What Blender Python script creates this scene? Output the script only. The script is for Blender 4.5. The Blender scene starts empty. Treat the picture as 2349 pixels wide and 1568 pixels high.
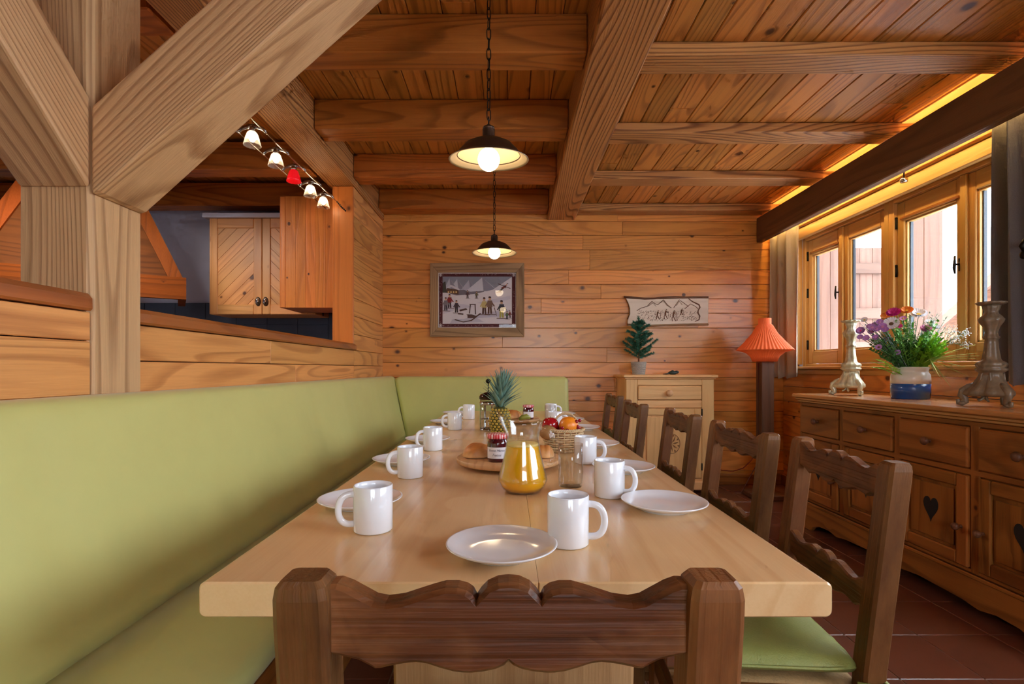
import bpy, bmesh, math, random
from mathutils import Vector, Matrix, noise

random.seed(11)
R = math.radians
PI = math.pi
H = 1.094            # eye height
F = 1174.5           # focal length in pixels of the 2349 px wide frame
sc = bpy.context.scene
col = sc.collection

# ------------------------------------------------------------------ camera, world, exposure
cam_d = bpy.data.cameras.new('camera'); cam = bpy.data.objects.new('camera', cam_d); col.objects.link(cam)
cam_d.sensor_width = 36; cam_d.lens = 18.0
cam_d.shift_x = 7.5/2349; cam_d.shift_y = 61/2349
cam_d.clip_start = 0.02; cam_d.clip_end = 200
cam.location = (0, 0, H); cam.rotation_euler = (R(90), 0, 0)
sc.camera = cam
sc.view_settings.view_transform = 'Standard'; sc.view_settings.look = 'None'
sc.view_settings.gamma = 1; sc.view_settings.use_curve_mapping = False
sc.view_settings.exposure = 0.4
cy = sc.cycles
cy.use_denoising = True; cy.max_bounces = 6; cy.diffuse_bounces = 4; cy.glossy_bounces = 3
cy.use_adaptive_sampling = True; cy.adaptive_threshold = 0.11; cy.adaptive_min_samples = 12
cy.transmission_bounces = 6; cy.transparent_max_bounces = 16
cy.caustics_reflective = False; cy.caustics_refractive = False; cy.sample_clamp_indirect = 6.0

world = bpy.data.worlds.new('sky'); sc.world = world; world.use_nodes = True
wn = world.node_tree.nodes; wl = world.node_tree.links
bg = wn['Background']
tc = wn.new('ShaderNodeTexCoord'); sx = wn.new('ShaderNodeSeparateXYZ'); cr = wn.new('ShaderNodeValToRGB')
wl.new(tc.outputs['Generated'], sx.inputs[0]); wl.new(sx.outputs[2], cr.inputs[0])
cr.color_ramp.elements[0].position = 0.0; cr.color_ramp.elements[0].color = (0.62, 0.64, 0.66, 1)
cr.color_ramp.elements[1].position = 0.12; cr.color_ramp.elements[1].color = (0.80, 0.90, 1.0, 1)
wl.new(cr.outputs[0], bg.inputs[0]); bg.inputs[1].default_value = 10.0

def portal(name, loc, rot, sx_, sy_):
    d = bpy.data.lights.new(name, 'AREA'); d.shape = 'RECTANGLE'; d.size = sx_; d.size_y = sy_
    d.cycles.is_portal = True
    o = bpy.data.objects.new(name, d); col.objects.link(o); o.location = loc; o.rotation_euler = rot
    return o
portal('window_portal', (2.82, 4.08, 1.72), (0, R(90), 0), 1.25, 1.05)
portal('window_portal', (2.82, 3.02, 1.72), (0, R(90), 0), 1.25, 1.05)
portal('window_portal', (2.82, 0.2, 1.55), (0, R(90), 0), 1.55, 2.2)
portal('window_portal', (0.6, -2.95, 1.55), (R(90), 0, 0), 1.8, 1.4)

def area(name, loc, rot, sx_, sy_, w, c):
    d = bpy.data.lights.new(name, 'AREA'); d.shape = 'RECTANGLE'; d.size = sx_; d.size_y = sy_
    d.energy = w; d.color = c
    o = bpy.data.objects.new(name, d); col.objects.link(o); o.location = loc; o.rotation_euler = rot
    return o
area('kitchen_fill_light', (-2.75, 3.0, 2.46), (0, 0, 0), 0.5, 0.5, 34, (1.0, 0.93, 0.84))  # added fill light in place of unseen kitchen daylight, no fixture there
area('kitchen_fill_light', (-2.3, 0.6, 2.46), (0, 0, 0), 0.5, 0.5, 3, (1.0, 0.85, 0.68))  # second added fill light, likewise without a fixture

def srgb(c):
    return tuple(((v/255)/12.92 if v/255 <= .04045 else ((v/255+.055)/1.055)**2.4) for v in c) + (1,)

# ------------------------------------------------------------------ materials
MATS = {}
def newmat(name):
    m = bpy.data.materials.new(name); m.use_nodes = True; MATS[name] = m
    return m, m.node_tree.nodes, m.node_tree.links, m.node_tree.nodes['Principled BSDF']
def math_n(n, l, op, a, b=None, c=None, clamp=False):
    x = n.new('ShaderNodeMath'); x.operation = op; x.use_clamp = clamp
    for i, v in enumerate((a, b, c)):
        if v is None: continue
        if isinstance(v, (int, float)): x.inputs[i].default_value = v
        else: l.new(v, x.inputs[i])
    return x.outputs[0]
def mixc(n, l, f, a, b, mode='MIX'):
    x = n.new('ShaderNodeMix'); x.data_type = 'RGBA'; x.blend_type = mode
    for i, v in ((0, f), (6, a), (7, b)):
        if isinstance(v, (int, float)): x.inputs[i].default_value = v
        elif isinstance(v, tuple): x.inputs[i].default_value = v
        else: l.new(v, x.inputs[i])
    return x.outputs[2]
def ramp(n, l, f, pts):
    x = n.new('ShaderNodeValToRGB'); e = x.color_ramp.elements
    while len(e) < len(pts): e.new(0.5)
    for k, (p, c) in enumerate(pts):
        e[k].position = p; e[k].color = c if isinstance(c, tuple) else (c, c, c, 1)
    l.new(f, x.inputs[0]); return x.outputs[0]
def scaled(n, l, src, s):
    x = n.new('ShaderNodeVectorMath'); x.operation = 'MULTIPLY'; l.new(src, x.inputs[0]); x.inputs[1].default_value = s
    return x.outputs[0]
def noise_n(n, l, vec, scale=1, detail=2, rough=.5, dist=0):
    x = n.new('ShaderNodeTexNoise'); x.inputs['Scale'].default_value = scale; x.inputs['Detail'].default_value = detail
    x.inputs['Roughness'].default_value = rough; x.inputs['Distortion'].default_value = dist
    if vec is not None: l.new(vec, x.inputs['Vector'])
    return x.outputs[0]

def wood(name, light, dark, knot=(70, 32, 12), K=9, L=14, con=.6, rough=.45, knots=.085, kscale=5.5, bump=.25, tint=.22,
         gs=(.45, 4.5, 4.5), fib=.25, coat=0.0, wear=None, blot=.25, spec=.4):
    """sawn timber: growth rings are contours of a stretched noise, knots are cut voronoi points"""
    m, n, l, p = newmat(name)
    g = n.new('ShaderNodeAttribute'); g.attribute_name = 'gco'
    t = n.new('ShaderNodeAttribute'); t.attribute_name = 'tint'
    gv = g.outputs['Vector']
    n1 = noise_n(n, l, scaled(n, l, gv, gs), 1, 1.2, .35, .15)
    vo = n.new('ShaderNodeTexVoronoi'); vo.inputs['Scale'].default_value = kscale
    l.new(scaled(n, l, gv, (.8, 1, 1)), vo.inputs['Vector'])
    vs_ = n.new('ShaderNodeSeparateColor'); l.new(vo.outputs['Color'], vs_.inputs[0])
    kd0 = vo.outputs['Distance']; kd = math_n(n, l, 'MULTIPLY', kd0, math_n(n, l, 'MULTIPLY_ADD', vs_.outputs[0], 1.9, .62))
    fall = math_n(n, l, 'MULTIPLY', math_n(n, l, 'SUBTRACT', .22, kd, clamp=True), .8 if knots else 0)
    sep = n.new('ShaderNodeSeparateXYZ'); l.new(gv, sep.inputs[0])
    v = math_n(n, l, 'MULTIPLY_ADD', n1, K, math_n(n, l, 'MULTIPLY', sep.outputs[1], L))
    v = math_n(n, l, 'ADD', v, math_n(n, l, 'MULTIPLY', fall, 4.0))
    fr = math_n(n, l, 'FRACT', v)
    ring = ramp(n, l, fr, [(0, .05), (.5, .15), (.82, 1.0), (.92, .8), (1.0, .05)])
    fibn = noise_n(n, l, scaled(n, l, gv, (6, 210, 210)), 1, 2, .6)
    fib2 = noise_n(n, l, scaled(n, l, gv, (1.2, 30, 30)), 1, 2, .6)
    big = noise_n(n, l, scaled(n, l, gv, (.9, 3, 3)), 1.3, 2, .5)
    f = math_n(n, l, 'MULTIPLY', ring, con)
    f = math_n(n, l, 'ADD', f, math_n(n, l, 'MULTIPLY', math_n(n, l, 'SUBTRACT', fibn, .5), fib*1.6))
    f = math_n(n, l, 'ADD', f, math_n(n, l, 'MULTIPLY', math_n(n, l, 'SUBTRACT', fib2, .5), fib*1.6))
    f = math_n(n, l, 'ADD', f, math_n(n, l, 'MULTIPLY', math_n(n, l, 'SUBTRACT', big, .5), blot*2), clamp=True)
    c = mixc(n, l, f, srgb(light), srgb(dark))
    if knots:
        kd2 = math_n(n, l, 'ADD', kd, math_n(n, l, 'MULTIPLY', math_n(n, l, 'SUBTRACT', fib2, .5), .05))
        km = ramp(n, l, kd2, [(0, 1.0), (knots*.75, .9), (knots*1.25, 0.0)])
        halo = ramp(n, l, kd2, [(knots*.9, .5), (knots*1.9, 0.0)])
        c = mixc(n, l, halo, c, srgb(dark)); c = mixc(n, l, km, c, srgb(knot))
    if wear:
        w = noise_n(n, l, scaled(n, l, gv, (3, 9, 9)), 1.5, 5, .7)
        geo = n.new('ShaderNodeNewGeometry')
        pt = ramp(n, l, math_n(n, l, 'ADD', geo.outputs['Pointiness'], math_n(n, l, 'MULTIPLY', math_n(n, l, 'SUBTRACT', w, .5), .16)), [(.53, 0.0), (.62, 1.0)])
        c = mixc(n, l, math_n(n, l, 'MULTIPLY', pt, .75), c, srgb(wear))
        c = mixc(n, l, ramp(n, l, w, [(.62, 0.0), (.80, .3)]), c, srgb(wear))
    hs = n.new('ShaderNodeHueSaturation'); l.new(c, hs.inputs['Color'])
    l.new(math_n(n, l, 'MULTIPLY_ADD', t.outputs['Fac'], tint, 1.0), hs.inputs['Value'])
    l.new(math_n(n, l, 'MULTIPLY_ADD', t.outputs['Fac'], -.004, .5), hs.inputs['Hue'])
    l.new(hs.outputs[0], p.inputs['Base Color'])
    p.inputs['Roughness'].default_value = rough
    p.inputs['Specular IOR Level'].default_value = spec
    p.inputs['Coat Weight'].default_value = coat; p.inputs['Coat Roughness'].default_value = .25
    b = n.new('ShaderNodeBump'); b.inputs['Strength'].default_value = bump; b.inputs['Distance'].default_value = .003
    l.new(math_n(n, l, 'ADD', math_n(n, l, 'MULTIPLY', ring, -.6), fibn), b.inputs['Height']); l.new(b.outputs[0], p.inputs['Normal'])
    return m

def plain(name, c, rough=.5, metal=0, spec=.5, coat=0, noise_amt=0, nscale=40, bump=0, emit=None, estr=0, sheen=0, sub=0, trans=0):
    m, n, l, p = newmat(name)
    cc = srgb(c)
    p.inputs['Base Color'].default_value = cc
    p.inputs['Roughness'].default_value = rough; p.inputs['Metallic'].default_value = metal
    p.inputs['Specular IOR Level'].default_value = spec; p.inputs['Coat Weight'].default_value = coat
    p.inputs['Coat Roughness'].default_value = .08
    if sheen: p.inputs['Sheen Weight'].default_value = sheen
    if sub:
        p.inputs['Subsurface Weight'].default_value = sub; p.inputs['Subsurface Radius'].default_value = (.01, .01, .01)
    if trans: p.inputs['Transmission Weight'].default_value = trans
    tcn = n.new('ShaderNodeTexCoord')
    nn = noise_n(n, l, tcn.outputs['Object'], nscale, 4, .6)
    k = max(noise_amt, .03)
    c2 = tuple(min(1, v*(1-k)) for v in cc[:3]) + (1,); c1 = tuple(min(1, v*(1+k*.6)) for v in cc[:3]) + (1,)
    l.new(mixc(n, l, nn, c1, c2), p.inputs['Base Color'])
    if bump:
        b = n.new('ShaderNodeBump'); b.inputs['Strength'].default_value = bump; b.inputs['Distance'].default_value = .002
        l.new(nn, b.inputs['Height']); l.new(b.outputs[0], p.inputs['Normal'])
    if emit:
        p.inputs['Emission Color'].default_value = srgb(emit); p.inputs['Emission Strength'].default_value = estr
    return m

def glassy(name, tintc=(1, 1, 1), fac=.06, rough=.01, edge=.55):
    """thin-walled clear glass: see-through with reflections that grow at grazing angles"""
    m, n, l, p = newmat(name); n.remove(p)
    tr = n.new('ShaderNodeBsdfTransparent'); tr.inputs[0].default_value = tuple(tintc) + (1,)
    gl = n.new('ShaderNodeBsdfGlossy'); gl.inputs['Roughness'].default_value = rough
    lw = n.new('ShaderNodeLayerWeight'); lw.inputs[0].default_value = .35
    mx = n.new('ShaderNodeMixShader')
    f = math_n(n, l, 'MULTIPLY_ADD', math_n(n, l, 'POWER', lw.outputs['Facing'], 2.8), edge, fac, clamp=True)
    l.new(f, mx.inputs[0]); l.new(tr.outputs[0], mx.inputs[1]); l.new(gl.outputs[0], mx.inputs[2])
    l.new(mx.outputs[0], n['Material Output'].inputs[0])
    return m

W = {}
W['pine_wall'] = wood('pine_wall', (230, 152, 72), (156, 82, 30), K=15, L=14, con=0.42, rough=0.3, kscale=7.5, knots=0.11, tint=.16, coat=0.6, blot=.14)
W['pine_low'] = wood('pine_low', (228, 162, 92), (162, 94, 40), K=18, L=8, con=0.55, rough=.42, kscale=2.4, knots=0.08, tint=.12, blot=.12)
W['ceil'] = wood('pine_ceiling', (198, 126, 56), (106, 54, 16), K=14, L=14, con=0.55, rough=.42, kscale=6, knots=0.11, tint=.2, blot=.2, spec=0.3)
W['joist'] = wood('pine_joist', (186, 106, 44), (96, 46, 15), K=16, L=12, con=.5, rough=.4, kscale=4, knots=.06, tint=.12, spec=0.25)
W['beam'] = wood('fir_beam', (196, 134, 74), (112, 64, 28), K=24, L=40, con=0.85, rough=.5, kscale=1.1, knots=.03, tint=.06, bump=.5, gs=(.3, 3.4, 3.4))
W['post'] = wood('fir_post', (214, 170, 122), (150, 104, 64), K=20, L=44, con=0.7, rough=.5, kscale=1.3, knots=.03, tint=.05, bump=.35, gs=(.35, 4, 4), blot=.1)
W['pelmet'] = wood('rough_pelmet_oak', (132, 90, 58), (76, 48, 30), K=9, L=16, con=.4, rough=.75, kscale=2.2, knots=.05, bump=.6)
W['window'] = wood('window_pine', (212, 162, 92), (164, 110, 50), K=6, L=14, con=.3, rough=.38, kscale=3.5, knots=.04, tint=.06, blot=.1)
W['sill'] = wood('sill_rail', (178, 100, 48), (112, 54, 22), K=8, L=10, con=.55, rough=.32, kscale=3, knots=.05, coat=.3, blot=.4)
W['table'] = wood('table_pine', (228, 188, 138), (206, 154, 98), knot=(110, 70, 40), K=5, L=8, con=.36, rough=.27, kscale=3.3, knots=.03, tint=.03, bump=.05, fib=.2, coat=.3, blot=.22)
W['board'] = wood('serving_board_wood', (206, 158, 110), (166, 112, 68), K=7, L=18, con=.4, rough=.45, knots=0, fib=.3)
W['oak'] = wood('dark_oak', (86, 46, 19), (20, 9, 4), knot=(30, 14, 8), K=1.6, L=60, con=.3, rough=0.42, kscale=3, knots=0, tint=.15, bump=0.3, fib=1.0, wear=(152, 100, 56), coat=0.04, blot=.55, gs=(.6, 3, 3), spec=0.28)
W['sideboard'] = wood('sideboard_pine', (164, 98, 42), (88, 44, 14), K=8, L=12, con=.5, rough=.34, kscale=4, knots=.05, tint=.14, coat=.3, blot=.4, spec=0.3)
W['sideboard_lit'] = wood('sideboard_pine_daylit', (206, 146, 84), (140, 84, 40), K=8, L=12, con=.45, rough=.25, kscale=4, knots=.05, coat=.5, blot=.3)  # same wood as the sideboard, paler colour paints in the daylight on top
W['honey'] = wood('honey_pine', (238, 184, 120), (208, 144, 82), K=7, L=12, con=.35, rough=.4, kscale=4.5, knots=.05, tint=.06, blot=.12)
W['kitchen'] = wood('kitchen_pine', (214, 150, 88), (160, 96, 46), K=7, L=12, con=.4, rough=.4, kscale=7, knots=0.1, tint=.1)
W['orangepine'] = wood('orange_pine', (216, 124, 52), (160, 80, 28), K=7, L=12, con=.4, rough=.38, kscale=7, knots=0.1, tint=.1)
W['hood'] = wood('hood_oak', (126, 58, 10), (66, 28, 4), K=7, L=14, con=.45, rough=0.6, knots=.03, coat=0.0, spec=0.12)
W['hood_dark'] = wood('hood_infill_boards', (98, 50, 16), (56, 26, 6), K=10, L=14, con=.5, rough=.65, knots=.05, spec=0.1)
W['barn'] = wood('barnwood_frame', (168, 134, 98), (104, 76, 52), K=8, L=22, con=.6, rough=.7, knots=.03, fib=.5)
W['carve'] = wood('carved_plaque_wood', (214, 196, 176), (176, 152, 128), K=5, L=10, con=.3, rough=.5, knots=0)
W['shutter'] = wood('weathered_shutter', (120, 86, 70), (84, 56, 44), K=6, L=12, con=.4, rough=.7, kscale=4, knots=.05)
W['lamp_post'] = wood('lamp_post_wood', (120, 74, 48), (74, 42, 26), K=6, L=16, con=.4, rough=.5, knots=0)

M_white = plain('white_porcelain', (238, 238, 243), .12, coat=.5)
M_green = plain('green_upholstery', (208, 204, 124), .42, sheen=.15, noise_amt=.08, nscale=6, bump=.05)
M_cush = plain('green_leatherette', (144, 150, 80), .42, coat=.0, noise_amt=.12, nscale=260, bump=.6)
M_dark = plain('dark_shadow_gap', (26, 15, 8), .8)
M_plaster = plain('white_plaster', (204, 206, 226), .8, noise_amt=.05, nscale=8, bump=.1)
M_iron = plain('dark_iron', (30, 24, 20), .45, metal=.7)
M_bronze = plain('bronze_enamel', (74, 56, 42), .38, metal=.55, coat=.2)
M_cream = plain('cream_enamel', (206, 188, 156), .45)
M_bulb = plain('lit_bulb_glass', (255, 240, 215), .3, emit=(255, 226, 184), estr=14)
M_chrome = plain('chrome', (200, 200, 205), .12, metal=1)
M_steel = plain('silver_wire', (190, 185, 180), .25, metal=1)
M_glass = glassy('window_glass', (.97, .99, 1.0), .03, .0, .35)
M_cglass = glassy('clear_tableware_glass', (.985, .99, .985), .07, .015, 1.0)
M_tile = plain('terracotta_tile', (122, 70, 50), .28, noise_amt=.35, nscale=4, coat=.2)
M_grout = plain('grey_grout', (150, 128, 110), .9)
M_slate = plain('blue_slate_splashback', (58, 68, 88), .5, noise_amt=.3, nscale=9)
M_led = plain('warm_light_tube', (255, 210, 130), .4, emit=(255, 216, 130), estr=48)
M_rush = plain('woven_rush', (176, 140, 92), .8, noise_amt=.4, nscale=160, bump=.8)
M_juice = plain('orange_juice', (255, 184, 12), .25, noise_amt=.02, nscale=5, sub=.15, coat=.6)
M_foam = plain('juice_foam', (255, 216, 130), .6, noise_amt=.15, nscale=200, bump=.5)
M_gasket_refl = plain('gasket_and_edge_reflection', (40, 48, 58), .5)  # glazing gasket whose blue-dark colour also paints the reflection at the pane edge
# ------------------------------------------------------------------ mesh building helpers
class MB:
    def __init__(s): s.v = []; s.f = []; s.mi = []; s.sm = []; s.g = []; s.t = []
    def add(s, vs, fs, gs=None, mat=0, smooth=False, M=None, tint=None, goff=None):
        o = len(s.v)
        if tint is None: tint = random.uniform(-1, 1)
        if goff is None: goff = (random.uniform(0, 40), random.uniform(0, 40), random.uniform(0, 40))
        if gs is None: gs = vs
        for v, g in zip(vs, gs):
            v = Vector(v)
            s.v.append(tuple(M @ v) if M is not None else tuple(v))
            s.g.extend((g[0]+goff[0], g[1]+goff[1], g[2]+goff[2])); s.t.append(tint)
        for f in fs: s.f.append(tuple(i+o for i in f)); s.mi.append(mat); s.sm.append(smooth)
        return s
    def cbox(s, size, M=None, c=.003, axis=None, mat=0, taper=None, **k):
        """box of full size centred on the origin with chamfered edges; taper = (fx, fy) scale of the +z end"""
        h = [max(a/2, 1e-5) for a in size]; c = min([c]+[a*.45 for a in h])
        vs = []; idx = {}
        for sx_ in (-1, 1):
            for sy_ in (-1, 1):
                for sz_ in (-1, 1):
                    sg = (sx_, sy_, sz_)
                    for a in range(3):
                        idx[sg, a] = len(vs); vs.append([sg[b]*(h[b] if b == a else h[b]-c) for b in range(3)])
        fs = []
        def put(q):
            ctr = sum((Vector(vs[i]) for i in q), Vector())/len(q)
            nrm = (Vector(vs[q[1]])-Vector(vs[q[0]])).cross(Vector(vs[q[2]])-Vector(vs[q[0]]))
            fs.append(q if nrm.dot(ctr) > 0 else q[::-1])
        S = (-1, 1)
        for a in range(3):
            b, d = (a+1) % 3, (a+2) % 3
            for x in S:
                q = []
                for y, z in ((-1, -1), (1, -1), (1, 1), (-1, 1)):
                    g = [0, 0, 0]; g[a] = x; g[b] = y; g[d] = z; q.append(idx[tuple(g), a])
                put(tuple(q))
            for y in S:
                for z in S:
                    g1 = [0, 0, 0]; g1[a] = -1; g1[b] = y; g1[d] = z; g2 = list(g1); g2[a] = 1
                    put((idx[tuple(g1), b], idx[tuple(g2), b], idx[tuple(g2), d], idx[tuple(g1), d]))
        for x in S:
            for y in S:
                for z in S: put(tuple(idx[(x, y, z), a] for a in range(3)))
        if axis is None: axis = max(range(3), key=lambda i: size[i])
        b, d = [i for i in range(3) if i != axis]
        gs = [(v[axis], v[b], v[d]) for v in vs]
        if taper:
            vs = [[v[0]*(1+(taper[0]-1)*(v[2]/h[2]*.5+.5)), v[1]*(1+(taper[1]-1)*(v[2]/h[2]*.5+.5)), v[2]] for v in vs]
        return s.add(vs, fs, gs, mat, False, M, **k)
    def box(s, x0, x1, y0, y1, z0, z1, **k):
        M = k.pop('M', None); T = Matrix.Translation(((x0+x1)/2, (y0+y1)/2, (z0+z1)/2))
        return s.cbox((x1-x0, y1-y0, z1-z0), (M @ T) if M is not None else T, **k)
    def bar(s, a, b, w, t, up=(0, 0, 1), **k):
        """rectangular bar from a to b, width w across, thickness t along up"""
        a = Vector(a); b = Vector(b); z = (b-a); L = z.length; z.normalize()
        x = z.cross(Vector(up))
        if x.length < 1e-4: x = z.cross(Vector((0, 1, 0)))
        x.normalize(); y = z.cross(x)*-1
        M = Matrix((x, y, z)).transposed().to_4x4(); M.translation = (a+b)/2
        return s.cbox((w, t, L), M, axis=2, **k)
    def lathe(s, prof, n=32, M=None, mat=0, smooth=True, mod=None, closed=False, caps=True, **k):
        vs = []; fs = []
        for j, (r, z) in enumerate(prof):
            for i in range(n):
                a = 2*PI*i/n; rr = r*(mod(a, j, z) if mod else 1)
                vs.append((rr*math.cos(a), rr*math.sin(a), z))
        m = len(prof)
        for j in range(m-1 if not closed else m):
            for i in range(n):
                i2 = (i+1) % n; j2 = (j+1) % m
                fs.append((j*n+i, j*n+i2, j2*n+i2, j2*n+i))
        if not closed and caps:
            for j, fl in ((0, True), (m-1, False)):
                if prof[j][0] > 1e-4:
                    q = tuple(j*n+i for i in range(n)); fs.append(q[::-1] if fl else q)
        return s.add(vs, fs, [(v[2], v[0], v[1]) for v in vs], mat, smooth, M, **k)
    def tube(s, pts, r, n=8, mat=0, smooth=True, M=None, cap=True, flat=1.0, **k):
        pts = [Vector(p) for p in pts]; m = len(pts); vs = []; gs = []; fs = []; L = 0
        rr = r if isinstance(r, (list, tuple)) else [r]*m
        d0 = (pts[1]-pts[0]).normalized(); up = Vector((0, 0, 1)) if abs(d0.z) < .9 else Vector((1, 0, 0))
        x = d0.cross(up).normalized()
        for i, p in enumerate(pts):
            d = (pts[min(i+1, m-1)]-pts[max(i-1, 0)]).normalized()
            x = (x - d*x.dot(d)).normalized(); y = d.cross(x)
            if i: L += (p-pts[i-1]).length
            for j in range(n):
                a = 2*PI*j/n; q = x*math.cos(a)*rr[i]+y*math.sin(a)*rr[i]*flat
                vs.append(p+q); gs.append((L, math.cos(a)*rr[i], math.sin(a)*rr[i]))
        for i in range(m-1):
            for j in range(n):
                j2 = (j+1) % n; fs.append((i*n+j, i*n+j2, (i+1)*n+j2, (i+1)*n+j))
        if cap: fs.append(tuple(range(n))[::-1]); fs.append(tuple((m-1)*n+j for j in range(n)))
        return s.add(vs, fs, gs, mat, smooth, M, **k)
    def ball(s, c, r, sc_=(1, 1, 1), n=16, m=10, mat=0, M=None, **k):
        vs = []; fs = []
        for j in range(m+1):
            ph = PI*j/m
            for i in range(n):
                a = 2*PI*i/n; vs.append((c[0]+r*sc_[0]*math.sin(ph)*math.cos(a), c[1]+r*sc_[1]*math.sin(ph)*math.sin(a), c[2]-r*sc_[2]*math.cos(ph)))
        for j in range(m):
            for i in range(n):
                i2 = (i+1) % n; fs.append((j*n+i, j*n+i2, (j+1)*n+i2, (j+1)*n+i))
        return s.add(vs, fs, None, mat, True, M, **k)
    def prism(s, outline, t, M=None, mat=0, c=.0, smooth=False, gax=(0, 1), **k):
        """2D outline (counter-clockwise) in local x,z extruded along y from -t/2 to t/2, with a small chamfer"""
        if sum(outline[i-1][0]*outline[i][1]-outline[i][0]*outline[i-1][1] for i in range(len(outline))) < 0: outline = list(outline)[::-1]
        n = len(outline); vs = []; fs = []
        def inset(d):
            o = []
            for i in range(n):
                p0 = Vector(outline[i-1]); p1 = Vector(outline[i]); p2 = Vector(outline[(i+1) % n])
                e1 = (p1-p0); e2 = (p2-p1); e1 = e1.normalized() if e1.length else e1; e2 = e2.normalized() if e2.length else e2
                nn = Vector((-e1.y-e2.y, e1.x+e2.x)); nn = nn.normalized() if nn.length > 1e-6 else nn
                o.append(p1+nn*d)
            return o
        rings = [(inset(c), -t/2), (outline, -t/2+c), (outline, t/2-c), (inset(c), t/2)] if c else [(outline, -t/2), (outline, t/2)]
        for o, y in rings:
            for p in o: vs.append((p[0], y, p[1]))
        for j in range(len(rings)-1):
            for i in range(n):
                i2 = (i+1) % n; fs.append((j*n+i, j*n+i2, (j+1)*n+i2, (j+1)*n+i))
        e = (len(rings)-1)*n
        fs.append(tuple(range(n))[::-1]); fs.append(tuple(e+i for i in range(n)))
        fs = [f[::-1] for f in fs]
        gs = [(v[0], v[2], v[1]) if gax == (0, 1) else ((v[1], v[0], v[2]) if gax == 'y' else (v[2], v[0], v[1])) for v in vs]
        return s.add(vs, fs, gs, mat, smooth, M, **k)
    def grid(s, fn, nu, nv, mat=0, smooth=True, M=None, wrapu=False, **k):
        vs = [fn(i/(nu), j/(nv)) for j in range(nv+1) for i in range(nu+(0 if wrapu else 1))]
        w = nu+(0 if wrapu else 1); fs = []
        for j in range(nv):
            for i in range(nu):
                i2 = (i+1) % w; fs.append((j*w+i, j*w+i2, (j+1)*w+i2, (j+1)*w+i))
        return s.add(vs, fs, None, mat, smooth, M, **k)
    def build(s, name, mats, parent=None, loc=None, rotz=0):
        me = bpy.data.meshes.new(name); me.from_pydata(s.v, [], s.f)
        if not isinstance(mats, (list, tuple)): mats = [mats]
        for m in mats: me.materials.append(m)
        me.polygons.foreach_set('material_index', s.mi); me.polygons.foreach_set('use_smooth', s.sm)
        a = me.attributes.new('gco', 'FLOAT_VECTOR', 'POINT'); a.data.foreach_set('vector', s.g)
        a = me.attributes.new('tint', 'FLOAT', 'POINT'); a.data.foreach_set('value', s.t)
        me.update()
        if len(s.v) < 60000:
            b_ = bmesh.new(); b_.from_mesh(me); bmesh.ops.recalc_face_normals(b_, faces=b_.faces); b_.to_mesh(me); b_.free()
        o = bpy.data.objects.new(name, me); col.objects.link(o)
        if parent is not None: o.parent = parent
        if loc is not None: o.location = loc
        if rotz: o.rotation_euler = (0, 0, rotz)
        return o

def tag(o, label=None, cat=None, group=None, kind=None):
    if label: o['label'] = label
    if cat: o['category'] = cat
    if group: o['group'] = group
    if kind: o['kind'] = kind
    return o
def thing(name, label, cat, loc=(0, 0, 0), rotz=0, group=None):
    o = bpy.data.objects.new(name, None); col.objects.link(o); o.empty_display_size = .05
    o.location = loc; o.rotation_euler = (0, 0, rotz)
    return tag(o, label, cat, group)
def struct(name, mb, m, parent=None):
    o = mb.build(name, m, parent)
    if parent is None: o['kind'] = 'structure'
    return o
def copy_tree(o, parent=None, _kids=None):
    c = o.copy(); col.objects.link(c); c.parent = parent
    for ch in [x for x in list(o.children)]: copy_tree(ch, c)
    return c
def dup(root, loc, rotz, label, group=None):
    c = copy_tree(root); c.location = loc; c.rotation_euler = (0, 0, rotz); c['label'] = label
    if group: c['group'] = group
    return c
def RM(rx=0, ry=0, rz=0, loc=(0, 0, 0), s=1):
    return Matrix.Translation(loc) @ Matrix.Rotation(rz, 4, 'Z') @ Matrix.Rotation(ry, 4, 'Y') @ Matrix.Rotation(rx, 4, 'X') @ Matrix.Scale(s, 4)
def pinned(px, py, d):
    """a point at distance d whose place was measured at pixel px, py"""
    return ((px-1167)/F*d, d, H-(py-845)/F*d)
def onplane(px, py, z):
    d = (H-z)*F/(py-845)
    return ((px-1167)/F*d, d, z)

def planks(mb, a0, a1, bounds, place, th=.02, joints=None, gap=.003, c=.0025, tint=None):
    """boards along one axis; bounds = edges across; place(a0,a1,b0,b1) -> box extents"""
    for b0, b1 in zip(bounds[:-1], bounds[1:]):
        cuts = [a0, a1]
        if joints:
            x = a0 + random.uniform(.3, 1)*joints
            while x < a1-.4: cuts.append(x); x += random.uniform(.6, 1.2)*joints
            cuts.sort()
        for u0, u1 in zip(cuts[:-1], cuts[1:]):
            e = place(u0+.0003, u1-.0003, b0+gap/2, b1-gap/2)
            mb.box(*e, c=c)

def edges(lo, hi, w0=.12, w1=.19):
    o = [lo]
    while o[-1] < hi-.06: o.append(min(hi, o[-1]+random.choice((w0, w1, (w0+w1)/2))))
    o[-1] = hi
    return o

# ------------------------------------------------------------------ room shell
YB = 4.85; XL = -1.193; XR = 2.60; YR = -2.85; ZC_L = 2.724; ZC_R = 2.609
zb = [H+(845-v)*YB/F for v in (1111, 1078, 1033, 1000, 966, 943, 919, 897, 865, 831, 797, 752, 718, 685, 652, 618.8, 572.8, 539.5, 508, 470, 430, 395)]
zb = [0.0] + zb; zb[-1] = ZC_L
mb = MB(); planks(mb, -1.35, 2.62, zb, lambda a, b, c_, d: (a, b, YB, YB+.022, c_, d), joints=2.6)
mb.box(-1.4, 2.8, YB+.022, YB+.12, -.05, 2.8, mat=1)
struct('wall_back', mb, [W['pine_wall'], M_dark])

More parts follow.
